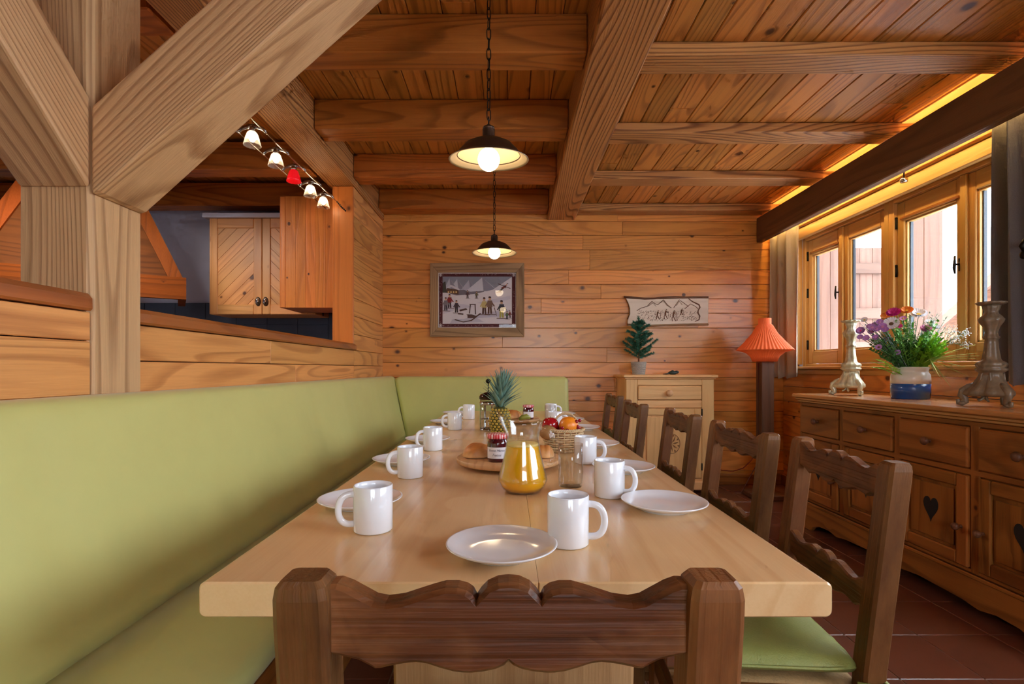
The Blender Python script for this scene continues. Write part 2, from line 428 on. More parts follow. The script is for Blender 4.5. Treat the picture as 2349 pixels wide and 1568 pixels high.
# left wall: low wall, jamb section, near section
mb = MB()
lb = [0, .17, .34, .49, .66, .83, 1.0, 1.118, 1.235]
planks(mb, 1.61, 3.947, lb, lambda a, b, c_, d: (XL-.022, XL, a, b, c_, d), joints=1.9)
lb2 = lb+[1.36, 1.5, 1.64, 1.82, 1.96, 2.1, 2.27, 2.41, 2.494]
planks(mb, 3.947, YB, lb2, lambda a, b, c_, d: (XL-.022, XL, a, b, c_, d), joints=3)
mb.box(-1.33, XL-.022, 1.61, 3.947, 0, 1.233, mat=1); mb.box(-1.33, XL-.022, 3.949, YB, 0, 2.494, mat=1)
planks(mb, YR, 1.408, [0, .17, .34, .49, .66, .84, 1.02, 1.17, 1.25], lambda a, b, c_, d: (-1.172, -1.15, a, b, c_, d), joints=1.9)
mb.box(-1.34, -1.172, YR, 1.408, 0, 1.248, mat=1)
struct('wall_left', mb, [W['pine_low'], M_dark])
# rails capping the low wall
def rail(y0, y1, x1, z0, z1):
    m = MB(); n = 40; hs = random.random()*9
    prof = [(-.19, 0), (-.002, 0), (.003, .006), (.002, .034), (-.010, .048), (-.19, .048)]
    vs = []; gs = []; fs = []; k = len(prof)
    for i in range(n+1):
        y = y0+(y1-y0)*i/n; w = .006*noise.noise(Vector((y*2.2, hs, 0)))
        e = min(1, min(i, n-i)/1.5+.75)
        for px_, pz in prof:
            vs.append((x1+px_*1+w*(px_ > -.1)-(1-e)*.02*(px_ > -.1), y, z0+(z1-z0)*pz/.048*1.0)); gs.append((y, px_, pz))
    for i in range(n):
        for j in range(k-1): fs.append((i*k+j, (i+1)*k+j, (i+1)*k+j+1, i*k+j+1))
        fs.append((i*k+k-1, (i+1)*k+k-1, (i+1)*k, i*k))
    fs.append(tuple(range(k))); fs.append(tuple(n*k+j for j in range(k))[::-1])
    m.add(vs, fs, gs, smooth=False); return m
tag(rail(1.612, 3.946, -1.168, 1.236, 1.284).build('window_sill_rail', W['sill']), 'long varnished rail capping the low wall of the kitchen opening beyond the post', 'rail', kind='thing')
tag(rail(-1.5, 1.404, -1.138, 1.252, 1.300).build('window_sill_rail', W['sill']), 'short varnished rail capping the low wall on the near side of the post', 'rail', kind='thing')
# far jamb of the opening (its wide face looks at the room)
mb = MB(); mb.box(-1.352, XL, 3.925, 3.947, 1.285, 2.492, axis=2); mb.box(-1.352, -1.335, 3.949, 4.85, 1.235, 2.492, axis=2)
struct('trim_1', mb, [W['orangepine']])

# right wall with window openings
WZ0, WZ1 = 1.098, 2.29
mb = MB()
rb = [0, .19, .33, .47, .66, .79, .93, 1.098]
planks(mb, YR, YB, rb, lambda a, b, c_, d: (XR, XR+.02, a, b, c_, d), joints=2.6)
tb = [2.29, 2.43, 2.609]
planks(mb, YR, YB, tb, lambda a, b, c_, d: (XR, XR+.02, a, b, c_, d), joints=2.9)
mid = [1.098, 1.24, 1.43, 1.57, 1.76, 1.9, 2.09, 2.29]
for y0, y1 in ((YR, -.95), (1.35, 2.42), (4.62, YB)):
    planks(mb, y0, y1, mid, lambda a, b, c_, d: (XR, XR+.02, a, b, c_, d), joints=2.9)
for (y0, y1, z0, z1) in ((YR, YB, -.05, 1.09), (YR, YB, 2.298, 2.8), (YR, -.95, 1.09, 2.298), (1.35, 2.42, 1.09, 2.298), (4.62, YB+.1, 1.09, 2.298)):
    mb.box(XR+.02, XR+.2, y0, y1, z0, z1, mat=1)
struct('wall_right', mb, [W['pine_wall'], M_plaster])

# floor of 30 cm terracotta tiles
mb = MB()
x0 = 1.68-.3*10; y0 = 2.104-.3*16
for i in range(14):
    for j in range(26):
        ax, bx = x0+i*.3, x0+(i+1)*.3; ay, by = y0+j*.3, y0+(j+1)*.3
        ax = max(ax, -1.2); bx = min(bx, 2.62); ay = max(ay, YR); by = min(by, YB)
        if bx-ax < .02 or by-ay < .02: continue
        mb.box(ax+.002, bx-.002, ay+.002, by-.002, -.02, 0.0, c=.002)
mb.box(-4.5, 2.8, YR-.1, 5.0, -.08, -.003, mat=1)
struct('floor', mb, [M_tile, M_grout])

# ceilings
mb = MB(); planks(mb, YR, YB, edges(-4.45, .5, .13, .155), lambda a, b, c_, d: (c_, d, a, b, ZC_L, ZC_L+.02), joints=2.8, gap=.003, c=.004)
mb.box(-4.5, .5, YR-.1, 5.0, ZC_L+.02, ZC_L+.08, mat=1)
planks(mb, YR, YB, edges(.55, 2.62, .13, .17), lambda a, b, c_, d: (c_, d, a, b, ZC_R, ZC_R+.02), joints=2.8, gap=.003, c=.004)
mb.box(.5, 2.8, YR-.1, 5.0, ZC_R+.02, ZC_R+.2, mat=1)
struct('ceiling', mb, [W['ceil'], M_dark])

# kitchen shell
mb = MB(); mb.box(-4.5, -1.352, 4.75, 4.85, 0, 2.8); struct('wall_kitchen_back', mb, M_plaster)
mb = MB(); mb.box(-4.6, -4.5, YR, 4.85, 0, 2.8); struct('wall_kitchen_side', mb, M_plaster)
mb = MB(); mb.box(-4.5, -1.352, 4.735, 4.7495, .9, 1.70, c=.001)
for i in range(11):
    for j in range(4): mb.box(-4.5+i*.2835+.002, -4.5+(i+1)*.2835-.002, 4.728, 4.7349, .9+j*.2+.002, .9+(j+1)*.2-.002, c=.002)
tag(mb.build('splashback', M_slate), 'dark slate-blue tiled splashback below the kitchen wall cabinets', 'splashback')

# rear wall behind the camera with a wide glazed opening
mb = MB()
mb.box(-4.5, -.3, YR-.15, YR, 0, 2.8); mb.box(1.5, 2.8, YR-.15, YR, 0, 2.8); mb.box(-.3, 1.5, YR-.15, YR, 0, .85); mb.box(-.3, 1.5, YR-.15, YR, 2.25, 2.8)
struct('wall_rear', mb, W['pine_wall'])

def sash(parent, y0, y1, z0, z1, gz0, gz1, x=2.665, vent=False, handle=0, hinge=0, st=.062):
    """one casement leaf in the plane x = const; glass between gz0 and gz1"""
    m = MB()
    m.box(x, x+.05, y0, y0+st, z0, z1, c=.005); m.box(x, x+.05, y1-st, y1, z0, z1, c=.005)
    m.box(x, x+.05, y0+st, y1-st, z0, gz0, c=.005); m.box(x, x+.05, y0+st, y1-st, gz1, z1, c=.005)
    for a, b, c_, d in ((y0+st, y0+st+.012, gz0, gz1), (y1-st-.012, y1-st, gz0, gz1), (y0+st, y1-st, gz0, gz0+.012), (y0+st, y1-st, gz1-.012, gz1)):
        m.box(x+.012, x+.045, a, b, c_, d, c=.003)
    m.box(x+.028, x+.049, y1-st-.02, y1-st-.0125, gz0, gz1, mat=1, c=.002); m.box(x+.028, x+.049, y0+st+.0125, y0+st+.018, gz0, gz1, mat=1, c=.002)  # dark strips: gasket plus the painted dark reflection along the glass
    f = m.build('sash', [W['window'], M_gasket_refl], parent)
    g = MB(); g.box(x+.022, x+.028, y0+st, y1-st, gz0, gz1, c=.0005); g.build('glass_pane', M_glass, f)
    if vent:
        v = MB(); v.box(x-.014, x, y0+st*.6, y1-st*.6, gz1+.012, gz1+.028, c=.004); v.build('vent_bar', W['sideboard'], f)
    if handle:
        hy = y0+st/2 if handle < 0 else y1-st/2; zc = (gz0+gz1)/2+.04
        h = MB(); h.cbox((.006, .024, .075), RM(loc=(x-.003, hy, zc)), c=.002); h.tube([(x-.003, hy, zc), (x-.035, hy, zc)], .006)
        h.tube([(x-.036, hy, zc-.055), (x-.04, hy, zc-.02), (x-.036, hy, zc+.05)], [.004, .008, .005]); h.ball((x-.004, hy, zc), .013, (.5, 1, 1.4)); h.build('handle', M_iron, f)
    if hinge:
        hy = y0 if hinge < 0 else y1
        for zc in (z0+.16, z0+.62, z1-.14):
            h = MB(); h.tube([(x-.006, hy, zc-.035), (x-.006, hy, zc+.035)], .008); h.ball((x-.006, hy, zc+.04), .009); h.build('hinge', M_iron, f)
    return f

def window(name, y0, ym, y1, vent):
    root = bpy.data.objects.new(name, None); col.objects.link(root); root['kind'] = 'structure'
    m = MB()
    m.box(2.64, 2.74, y0, y0+.045, 1.105, 2.285, c=.004); m.box(2.64, 2.74, y1-.045, y1, 1.105, 2.285, c=.004)
    m.box(2.64, 2.74, y0+.045, y1-.045, 2.225, 2.285, c=.004); m.box(2.64, 2.74, y0+.045, y1-.045, 1.105, 1.135, c=.004)
    m.build('frame', W['window'], root)
    a, b = y0+.047, y1-.047
    sash(root, ym+.001, b, 1.137, 2.223, 1.245, 2.09, vent=True, handle=-1, hinge=1)
    sash(root, a, ym-.001, 1.137, 2.223, 1.245, 2.115, vent=False, handle=0, hinge=-1)
    c_ = MB(); c_.box(2.646, 2.665, ym-.022, ym+.022, 1.137, 2.223, c=.005); c_.build('cover_strip', W['window'], root)
    return root
window('window_1', 3.56, 4.085, 4.60, True)
window('window_2', 2.46, 2.985, 3.56, True)
# big unseen window beside and behind the camera, added to daylight table and bench
for nm, y0, y1 in (('window_3_added', -.95, 1.35),):
    root = bpy.data.objects.new(nm, None); col.objects.link(root); root['kind'] = 'structure'
    m = MB(); m.box(2.64, 2.74, y0, y0+.06, .9, 2.285); m.box(2.64, 2.74, y1-.06, y1, .9, 2.285); m.box(2.64, 2.74, y0, y1, 2.23, 2.285); m.box(2.64, 2.74, y0, y1, 1.1, 1.15)
    m.build('frame', W['window'], root); g = MB(); g.box(2.68, 2.686, y0+.06, y1-.06, 1.15, 2.23, c=.0005); g.build('glass_pane', M_glass, root)
root = bpy.data.objects.new('window_4', None); col.objects.link(root); root['kind'] = 'structure'
m = MB()
for xx in (-.3, .57, 1.44): m.box(xx, xx+.06, YR-.09, YR-.04, .85, 2.25)
m.box(-.3, 1.5, YR-.09, YR-.04, .85, .92); m.box(-.3, 1.5, YR-.09, YR-.04, 2.18, 2.25); m.build('frame', W['window'], root)
g = MB(); g.box(-.24, 1.44, YR-.07, YR-.064, .92, 2.18, c=.0005); g.build('glass_pane', M_glass, root)

# window surround: head casing with mouldings, jamb casing, sill board
mb = MB()
mb.box(2.565, 2.60, 2.38, 4.66, 2.235, 2.33, c=.006); mb.box(2.555, 2.60, 2.38, 4.66, 2.33, 2.343, c=.004); mb.box(2.575, 2.60, 2.38, 4.66, 2.345, 2.352, c=.003)
mb.box(2.565, 2.60, 4.60, 4.655, 1.13, 2.234, c=.006)
mb.box(2.60, 2.64, 2.42, 4.62, 2.25, 2.29, c=.002); mb.box(2.60, 2.64, 4.60, 4.62, 1.13, 2.25, c=.002)
mb.box(2.5701, 2.605, 2.38, 4.66, 2.353, 2.60, c=.003)
struct('trim_2', mb, W['window'])
mb = MB(); mb.box(2.535, 2.60, 2.36, 4.68, 1.088, 1.112, c=.008); mb.box(2.60, 2.642, 2.44, 4.605, 1.09, 1.1115, c=.002); mb.box(2.575, 2.599, 2.38, 4.66, 1.045, 1.087, c=.004)
struct('trim_3', mb, W['window'])
mb = MB(); mb.box(2.575, 2.60, 3.62, 4.845, .0, .1, c=.006); struct('baseboard_right', mb, W['sideboard'])
mb = MB(); mb.box(.55, 2.57, 4.825, 4.85, 0, .1, c=.006); struct('baseboard_back', mb, W['sideboard'])

# ------------------------------------------------------------------ timber frame
def beam_thing(name, mb, mat, label, cat='beam', group=None):
    return tag(mb.build(name, mat), label, cat, group)
def timber(x0, x1, y0, y1, z0, z1, axis, c=.006, wob=0):
    m = MB(); m.box(x0, x1, y0, y1, z0, z1, axis=axis, c=c); return m
beam_thing('ceiling_beam', timber(.363, .625, YR, YB-.001, 2.498, ZC_R-.001 if False else 2.722, 1, .008), W['beam'],
           'broad pale main ceiling beam with bold wavy grain running away along the room above the table')
beam_thing('lintel_beam', timber(-1.39, -1.18, 1.615, YB-.001, 2.496, 2.722, 1, .008), W['beam'],
           'heavy lintel beam over the kitchen opening on the left, running along the room')
hcj = H+1.449
LJ = [(1.62, 1.722, 'nearest ceiling joist left of the main beam, across the top'),
      (2.135, 2.259, 'second ceiling joist left of the main beam, just behind the nearer pendant lamp'),
      (2.68, 2.79, 'third ceiling joist left of the main beam, reddish, behind the nearer lampshade'),
      (3.20, 3.325, 'farthest ceiling joist left of the main beam, against the back wall')]
for a, b, lab in LJ:
    beam_thing('ceiling_joist', timber(-1.178, .361, a*1.449, b*1.449, hcj, ZC_L-.001, 0), W['joist'], lab, 'joist', 'ceiling joists left of the main beam')
RJ = [(1.633, 1.742, 'nearest ceiling joist right of the main beam, ending high over the window side'),
      (2.171, 2.285, 'second ceiling joist right of the main beam counting from the camera'),
      (2.697, 2.81, 'third ceiling joist right of the main beam counting from the camera'),
      (3.235, 3.34, 'farthest ceiling joist right of the main beam, against the back wall')]
for a, b, lab in RJ:
    beam_thing('ceiling_joist', timber(.627, 2.598, a*1.449, b*1.449, hcj, ZC_R-.001, 0), W['beam'], lab, 'joist', 'ceiling joists right of the main beam')
for y in (.2, -1.2):
    for x0_, x1_, z1_ in ((-1.178, .361, ZC_L), (.627, 2.598, ZC_R)):
        beam_thing('ceiling_joist', timber(x0_, x1_, y, y+.15, hcj, z1_-.001, 0), W['joist'], 'ceiling joist behind the camera and out of the picture', 'joist', 'ceiling joists behind the camera')
# kitchen joists
for y, zt, lab in ((3.62, 2.70, 'kitchen ceiling joist with a dark knot, seen through the opening above the wall cabinets'),
               (4.42, 2.70, 'dark kitchen beam directly above the wall cabinets')):
    beam_thing('kitchen_joist', timber(-4.45, -1.41, y, y+.15, 2.50, zt, 0), W['joist'], lab, 'joist')
beam_thing('kitchen_joist', timber(-4.45, -1.41, 2.0, 2.17, 2.50, 2.70, 0), W['joist'], 'kitchen ceiling joist high behind the big diagonal brace', 'joist')
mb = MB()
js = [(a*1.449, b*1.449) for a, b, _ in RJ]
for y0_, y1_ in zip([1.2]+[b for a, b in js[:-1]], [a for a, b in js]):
    mb.box(2.412, 2.598, y0_+.001, y1_-.001, 2.597, 2.6085, axis=1, c=.002)  # pale strips added under the ceiling to imitate the bright sharp-edged light band
struct('pale_glow_strip', mb, W['honey'])
# pelmet board in front of the window side
mb = MB(); mb.box(2.345, 2.405, -2.8, YB-.001, H+1.19, H+1.42, axis=1, c=.006)
beam_thing('pelmet_board', mb, W['pelmet'], 'rough dark pelmet beam along the window side hiding warm light above the curtains', 'beam')
tube = MB(); tube.tube([(2.4155, 1.95, 2.40), (2.4155, 4.82, 2.40)], .007)
tag(tube.build('light_tube', M_led), 'warm yellow light tube glowing behind the pelmet beam', 'lamp')
tr_ = MB(); tr_.box(2.44, 2.569, 1.9, 4.84, 2.425, 2.442, c=.002)
sp = thing('downlight', 'tiny metal spot under the pelmet beam above the window mullion', 'spotlight', (2.47, 3.2, 2.28))
d = MB(); d.tube([(0, 0, 0), (0, 0, .145)], .004); d.build('stem', M_iron, sp)
d = MB(); d.lathe([(.0, -.02), (.02, -.022), (.022, -.005), (.012, .006), (0, .008)], 16); d.build('head', M_chrome, sp)

# post with two knee braces
post = thing('timber_post', 'massive square pale timber post with two diagonal knee braces on the left', 'post', (-1.254, 1.51, 0))
L = lambda m: m
def local(mb, root):
    o = Vector(root.location); mb.v = [tuple(Vector(v)-o) for v in mb.v]; return mb
m = MB(); m.box(-1.357, -1.150, 1.410, 1.612, 0, ZC_L-.002, axis=2, c=.014); local(m, post).build('post', W['post'], post)
# brace rising to the right across the room (parallel to the picture plane)
def slab(poly, y0, y1, ax, c=.008):
    """poly in (u,z) extruded between two planes, grain along its longest edge"""
    return None
m = MB()
s_ = .89; x0b, zlo, zhi = -1.149, H+.48, H+.722
n_ = Vector((1, s_)).normalized()
top = 2.72
poly = [(x0b, zlo), (x0b+(top-zlo)/s_, top), (x0b+(top-zhi)/s_, top), (x0b, zhi)]
# bottom of the brace is cut to a point lying on the post
poly = [(x0b, zlo+.0), (x0b+.02, zlo+.008)] + poly[1:]
def prism_grain(poly, y0, y1, dirv, axis='x', c=.008):
    m = MB(); n = len(poly); dv = Vector(dirv).normalized(); nv = Vector((-dv.y, dv.x))
    ctr = sum((Vector(p) for p in poly), Vector((0, 0)))/n
    vs = []; gs = []
    for p, y in [(p, y) for y in (y0, y1) for p in poly]:
        v = Vector(p); gs.append((v.dot(dv), v.dot(nv), y)); vs.append((p[0], y, p[1]) if axis == 'x' else (y, p[0], p[1]))
    fs = [tuple(range(n)), tuple(range(n, 2*n))[::-1]] + [(i, i+n, (i+1) % n+n, (i+1) % n) for i in range(n)]
    if axis != 'x': fs = [f[::-1] for f in fs]
    m.add(vs, fs, gs, tint=.2); return m
local(prism_grain(poly, 1.408, 1.60, (1, s_)), post).build('knee_brace', W['post'], post)
zlo2, zhi2 = H+.497, H+.745
poly = [(1.409, zlo2), (1.409, zhi2), (1.409-(2.62-zhi2), 2.62), (1.409-(2.62-zlo2), 2.62)]
local(prism_grain(poly, -1.345, -1.152, (-1, 1), 'y'), post).build('knee_brace', W['post'], post)
for o in post.children:
    if o.name.startswith('knee'):
        b_ = o.modifiers.new('chamfer', 'BEVEL'); b_.width = .007; b_.segments = 2; b_.limit_method = 'ANGLE'
beam_thing('cross_beam', timber(-1.13, .361, 1.40, 1.6, 2.50, 2.722, 0) if False else timber(-1.35, -1.15, -2.8, 1.35, 2.60, 2.722, 1), W['beam'], 'beam along the left wall above the near brace, outside the picture', 'beam')
# ------------------------------------------------------------------ tables
def table(name, y0, y1, label, knots=True):
    root = thing(name, label, 'table', (0.01, (y0+y1)/2, 0))
    x0, x1 = -.5, .522
    m = MB(); xs = .048
    def edge(xo, xi):     # one half of the top: rounded outer edge, crisp inner joint
        s = 1 if xo > xi else -1; o = []
        for k in range(6): t = PI/2*k/5; o.append((xo-s*.011+s*.011*math.sin(t), .739+.011*math.cos(t)))
        for k in range(6): t = PI/2*k/5; o.append((xo-s*.011+s*.011*math.cos(t), .704-.011*math.sin(t)))
        o += [(xi, .693), (xi, .75)]
        return o if s < 0 else o[::-1]
    for xo, xi in ((x0, xs-.0003), (x1, xs+.0003)):
        m.prism(edge(xo, xi)[::-1], y1-y0, RM(loc=(0, (y0+y1)/2, 0)), c=.003, gax='y', tint=0)
    local(m, root).build('tabletop', W['table'], root)
    for yy in (y0+.20, y1-.26):
        m = MB(); yc = yy+.03
        m.cbox((.46, .05, .60), RM(loc=(.01, yc, .37)), c=.006, taper=(1.08, 1), axis=2); m.box(-.30, .32, yc-.045, yc+.045, 0, .07, c=.01); m.box(-.36, .38, yc-.04, yc+.04, .655, .692, c=.006)
        local(m, root).build('trestle', W['board'], root)
    m = MB(); m.box(-.02, .04, y0+.27, y1-.24, .2, .29, c=.006); local(m, root).build('stretcher', W['board'], root)
    return root
table('dining_table', .824, 2.489, 'nearer of the two pale pine dining tables pushed end to end')
table('dining_table', 2.491, 4.16, 'farther pine dining table, beyond the seam, carrying the pineapple')

# ------------------------------------------------------------------ dining chairs
TOPP = [(0, .8995), (25, .8985), (50, .894), (66, .8875), (76, .8815), (84, .8875), (98, .8915), (120, .8938), (150, .8938), (180, .8905), (215, .886), (250, .8815), (288, .8795), (315, .8815), (345, .888), (375, .8945), (400, .898), (418, .8975), (432, .894)]
BOTP = [(0, .8262), (10, .822), (30, .8185), (60, .8160), (90, .8148), (107, .8150), (130, .8162), (160, .8195), (190, .8235), (216, .8250), (245, .8238), (280, .8212), (300, .8192), (312, .8190), (325, .8220), (350, .8270), (390, .8310), (432, .8345)]
def wavy_rail(dz=0, w=.345, th=.024, hs=1.0):
    k = w/2/432; zc = .857
    t = [(x*k, zc+(z-zc)*hs+dz) for x, z in TOPP]; b = [(x*k, zc+(z-zc)*hs+dz) for x, z in BOTP]
    out = [(-x, z) for x, z in b[:0:-1]] + b + t[::-1] + [(-x, z) for x, z in t[1:]]
    return out
def make_chair():
    root = thing('dining_chair', '', 'chair')
    hw = .189
    def yb(z): return -.0 + (.055 if z <= .45 else .055*(1-(z-.45)/.45))
    for s in (-1, 1):
        m = MB()
        # back post: a chamfered tapering bar with a kink at seat height
        pts = [(0, .02), (.45, .055), (.90, .0)]
        vs = []; gs = []; fs = []
        prof = [(-.5, -.38), (-.38, -.5), (.38, -.5), (.5, -.38), (.5, .38), (.38, .5), (-.38, .5), (-.5, .38)]
        zs = [0, .2, .43, .47, .6, .75, .86, .885, .896, .902]
        sc2 = [1, 1, 1, 1, 1, 1, 1, .98, .9, .72]
        for z, q in zip(zs, sc2):
            yy = .02+(.035)*z/.45 if z < .45 else .055*(1-(z-.45)/.45)
            for a, b in prof:
                vs.append((s*hw+a*.050*q, yy+b*.046*q, z)); gs.append((z, a*.05, b*.046))
        n = 8
        for j in range(len(zs)-1):
            for i in range(n): fs.append((j*n+i, j*n+(i+1) % n, (j+1)*n+(i+1) % n, (j+1)*n+i))
        fs.append(tuple(range(n))[::-1]); fs.append(tuple((len(zs)-1)*n+i for i in range(n)))
        m.add(vs, fs, gs); m.build('back_post', W['oak'], root)
        m = MB(); m.cbox((.045, .045, .44), RM(loc=(s*hw, .40, .22)), c=.007, axis=2); m.build('leg', W['oak'], root)
        m = MB(); m.box(s*hw-.013, s*hw+.013, .06, .38, .17, .205, c=.005); m.build('stretcher', W['oak'], root)
        m = MB(); m.box(s*hw-.016, s*hw+.016, .075, .38, .385, .43, c=.005); m.build('seat_rail', W['oak'], root)
    for z in (.24,):
        m = MB(); m.box(-.17, .17, .39, .415, z, z+.05, c=.005); m.build('stretcher', W['oak'], root)
    m = MB(); m.prism(wavy_rail(), .026, RM(loc=(0, .008, -.004)), c=.004); m.build('top_rail', W['oak'], root)
    m = MB(); m.prism(wavy_rail(-.245, hs=.95), .022, RM(rx=0, loc=(0, .036, 0)), c=.004); m.build('middle_rail', W['oak'], root)
    # rush seat
    m = MB()
    def seat(u, v):
        x = -.195+.39*u; y = .05+.36*v; d = min(u, 1-u, v, 1-v)
        return (x*(1 if v > .1 else .93), y, .434+.012*math.sin(PI*u)*math.sin(PI*v)-.03*max(0, 1-d*22))
    m.grid(seat, 24, 24); m.build('seat', M_rush, root)
    # cushion with ties
    m = MB()
    nu, nv = 28, 28
    def q(u, v, top):
        a = 2*u-1; b = 2*v-1
        ex = (abs(a)**5); ey = (abs(b)**5)
        x = .192*math.copysign(abs(a)**.9, a)*(1-.04*ey); y = .235+.172*math.copysign(abs(b)**.9, b)*(1-.04*ex)
        e = max(0., 1-max(abs(a), abs(b))**7)
        h = .026*e**.5
        pk = .0015*math.sin(a*23)*math.exp(-((abs(b)-1)**2)*20)
        return (x, y, .470+pk+(h if top else -h*.8) + (.004*noise.noise(Vector((x*9, y*9, 0))) if top else 0))
    m.grid(lambda u, v: q(u, v, True), nu, nv); m.grid(lambda u, v: q(u, v, False), nu, nv)
    m.tube([(.193*math.copysign(abs(math.cos(t))**.32, math.cos(t)), .235+.173*math.copysign(abs(math.sin(t))**.32, math.sin(t)), .471) for t in [2*PI*i/80 for i in range(81)]], .0035, n=6, cap=False)
    c = m.build('cushion', M_cush, root)
    for s in (-1, 1):
        m = MB()
        m.tube([(s*.165, .07, .468), (s*.185, .04, .462), (s*.22, .03, .455), (s*.222, .055, .45), (s*.21, .088, .452)], [.006, .008, .009, .009, .006], flat=.45)
        m.ball((s*.222, .035, .45), .013, (1, 1.1, .8), 10, 8)
        m.tube([(s*.224, .03, .45), (s*.235, .02, .42), (s*.225, .015, .375)], [.005, .009, .007], flat=.4); m.tube([(s*.222, .045, .45), (s*.232, .05, .425), (s*.226, .06, .395)], [.005, .008, .006], flat=.4)
        m.build('tie', M_cush, c)
    return root
chair0 = make_chair()
chair0.location = (0.0, .478, 0); chair0['label'] = 'carved dark oak chair in the foreground, seen from behind at the near table end'
chair0['group'] = 'carved oak dining chairs'
for x, y, rz, lab in ((.812, 1.245, 86, 'nearest side chair between table and sideboard, its green cushion below the table corner'),
                 (.778, 1.712, 90, 'second side chair from the camera along the right of the table'),
                 (.785, 2.32, 88, 'middle side chair along the right, its back in front of the small cabinet rosette'),
                 (.735, 2.97, 90, 'fourth side chair from the camera, pushed in close to the table'),
                 (.785, 3.80, 91, 'farthest side chair along the right of the table, nearest the back wall')):
    dup(chair0, (x, y, 0), R(rz), lab)

# ------------------------------------------------------------------ corner bench
bench = thing('corner_bench', 'long L-shaped corner bench in light green upholstery along the left and back walls', 'bench', (-.9, 2, 0))
def pad(mb, prof, u0, u1, n, place, seed=0, amp=.0):
    k = len(prof); vs = []; fs = []
    for i in range(n+1):
        u = u0+(u1-u0)*i/n; e = min(i, n-i)/n*(u1-u0)
        r = .03; sh = 0 if e > r else (r-math.sqrt(max(0, r*r-(r-e)**2)))
        for j, (a, z) in enumerate(prof):
            w = amp*noise.noise(Vector((u*3+seed, z*2.2, a))) + amp*.5*noise.noise(Vector((u*11+seed, z*1.2, 3)))
            ca, cz = prof_c(prof)
            f = 1-sh/ .35
            aa = ca+(a-ca)*f; zz = cz+(z-cz)*f
            vs.append(place(u, aa+w, zz))
    for i in range(n):
        for j in range(k): fs.append((i*k+j, (i+1)*k+j, (i+1)*k+(j+1) % k, i*k+(j+1) % k))
    fs.append(tuple(range(k))); fs.append(tuple(n*k+j for j in range(k))[::-1])
    mb.add(vs, fs, smooth=True)
def prof_c(p): return (sum(a for a, z in p)/len(p), sum(z for a, z in p)/len(p))
def lerp_pts(pts, n):
    o = []
    for (a, b), (c, d) in zip(pts[:-1], pts[1:]):
        for i in range(n): o.append((a+(c-a)*i/n, b+(d-b)*i/n))
    return o+[pts[-1]]
# profile in (distance from wall, height)
front = lerp_pts([(.275, .455), (.236, .60), (.19, .76), (.155, .90), (.138, .985)], 3)
backr = front+[(.131, 1.008), (.118, 1.019), (.098, 1.0235), (.06, 1.0235), (.050, 1.018), (.0455, 1.0), (.0455, .455)]
m = MB(); pad(m, backr, -1.6, 4.80, 160, lambda u, a, z: (XL+a, u, z), 0, .004); local(m, bench).build('backrest', M_green, bench)
frontB = lerp_pts([(.25, .455), (.21, .60), (.17, .76), (.14, .90), (.122, .985)], 3)
backB = frontB+[(.116, 1.006), (.104, 1.017), (.085, 1.021), (.045, 1.021), (.03, 1.016), (.024, 1.0), (.024, .455)]
m = MB(); pad(m, backB, -1.052, .548, 44, lambda u, a, z: (u, YB-a, z), 5, .003)
def corner_fix(v):
    return v
# mitre the back cushion against the sloping left one
vs = []
for v in m.v:
    x, y, z = v
    lim = XL + .138+(.275-.138)*max(0, (.985-z))/(.985-.455) + .002
    t = max(0, 1-(x+1.052)/.5)
    vs.append((x+(lim-(-1.052))*t*(1 if z < 1.0 else .2)+0, y, z))
m.v = vs
local(m, bench).build('backrest', M_green, bench)
seatp = [(.30, .40), (.62, .40), (.635, .405), (.642, .42), (.642, .445), (.636, .46), (.62, .468), (.5, .474), (.4, .472), (.27, .468), (.27, .40)]
m = MB(); pad(m, seatp, -1.6, 4.58, 80, lambda u, a, z: (XL+a, u, z), 9, .002); local(m, bench).build('seat', M_green, bench)
m = MB(); pad(m, seatp, XL+.645, .548, 30, lambda u, a, z: (u, YB-a, z), 4, .002); local(m, bench).build('seat', M_green, bench)
m = MB(); m.box(XL+.046, XL+.60, -1.6, 4.82, 0.0, .399, c=.004); m.box(XL+.60, .53, YB-.60, YB-.03, 0, .399, c=.004); local(m, bench).build('base', W['sideboard'], bench)

# ------------------------------------------------------------------ sideboard
sb = thing('sideboard', 'long varnished pine sideboard with four drawers and heart-carved doors under the window', 'sideboard', (2.30, 2.69, 0))
SX = 2.05; SY0, SY1 = 1.80, 3.60; cw = .45
m = MB(); m.box(SX+.012, 2.562, SY0+.01, SY1-.01, .10, .862, axis=1, c=.003); local(m, sb).build('body', W['sideboard'], sb)
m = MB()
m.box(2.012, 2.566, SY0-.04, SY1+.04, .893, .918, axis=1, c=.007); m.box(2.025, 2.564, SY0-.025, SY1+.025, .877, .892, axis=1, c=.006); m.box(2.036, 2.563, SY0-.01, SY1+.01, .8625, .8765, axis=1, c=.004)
local(m, sb).build('top', W['sideboard_lit'], sb)
m = MB()
for i in range(5):
    y = SY0+i*cw; a = max(SY0, y-.022); b = min(SY1, y+.022)
    m.box(SX-.002, SX+.012, a, b, .19, .862, axis=2, c=.004)
m.box(SX-.002, SX+.0118, SY0+.022, SY1-.022, .838, .862, c=.003); m.box(SX-.002, SX+.0118, SY0+.022, SY1-.022, .622, .648, c=.003)
m.box(SX-.0, SX+.0119, SY0+.022, SY1-.022, .19, .205, c=.003)
local(m, sb).build('face_frame', W['sideboard'], sb)
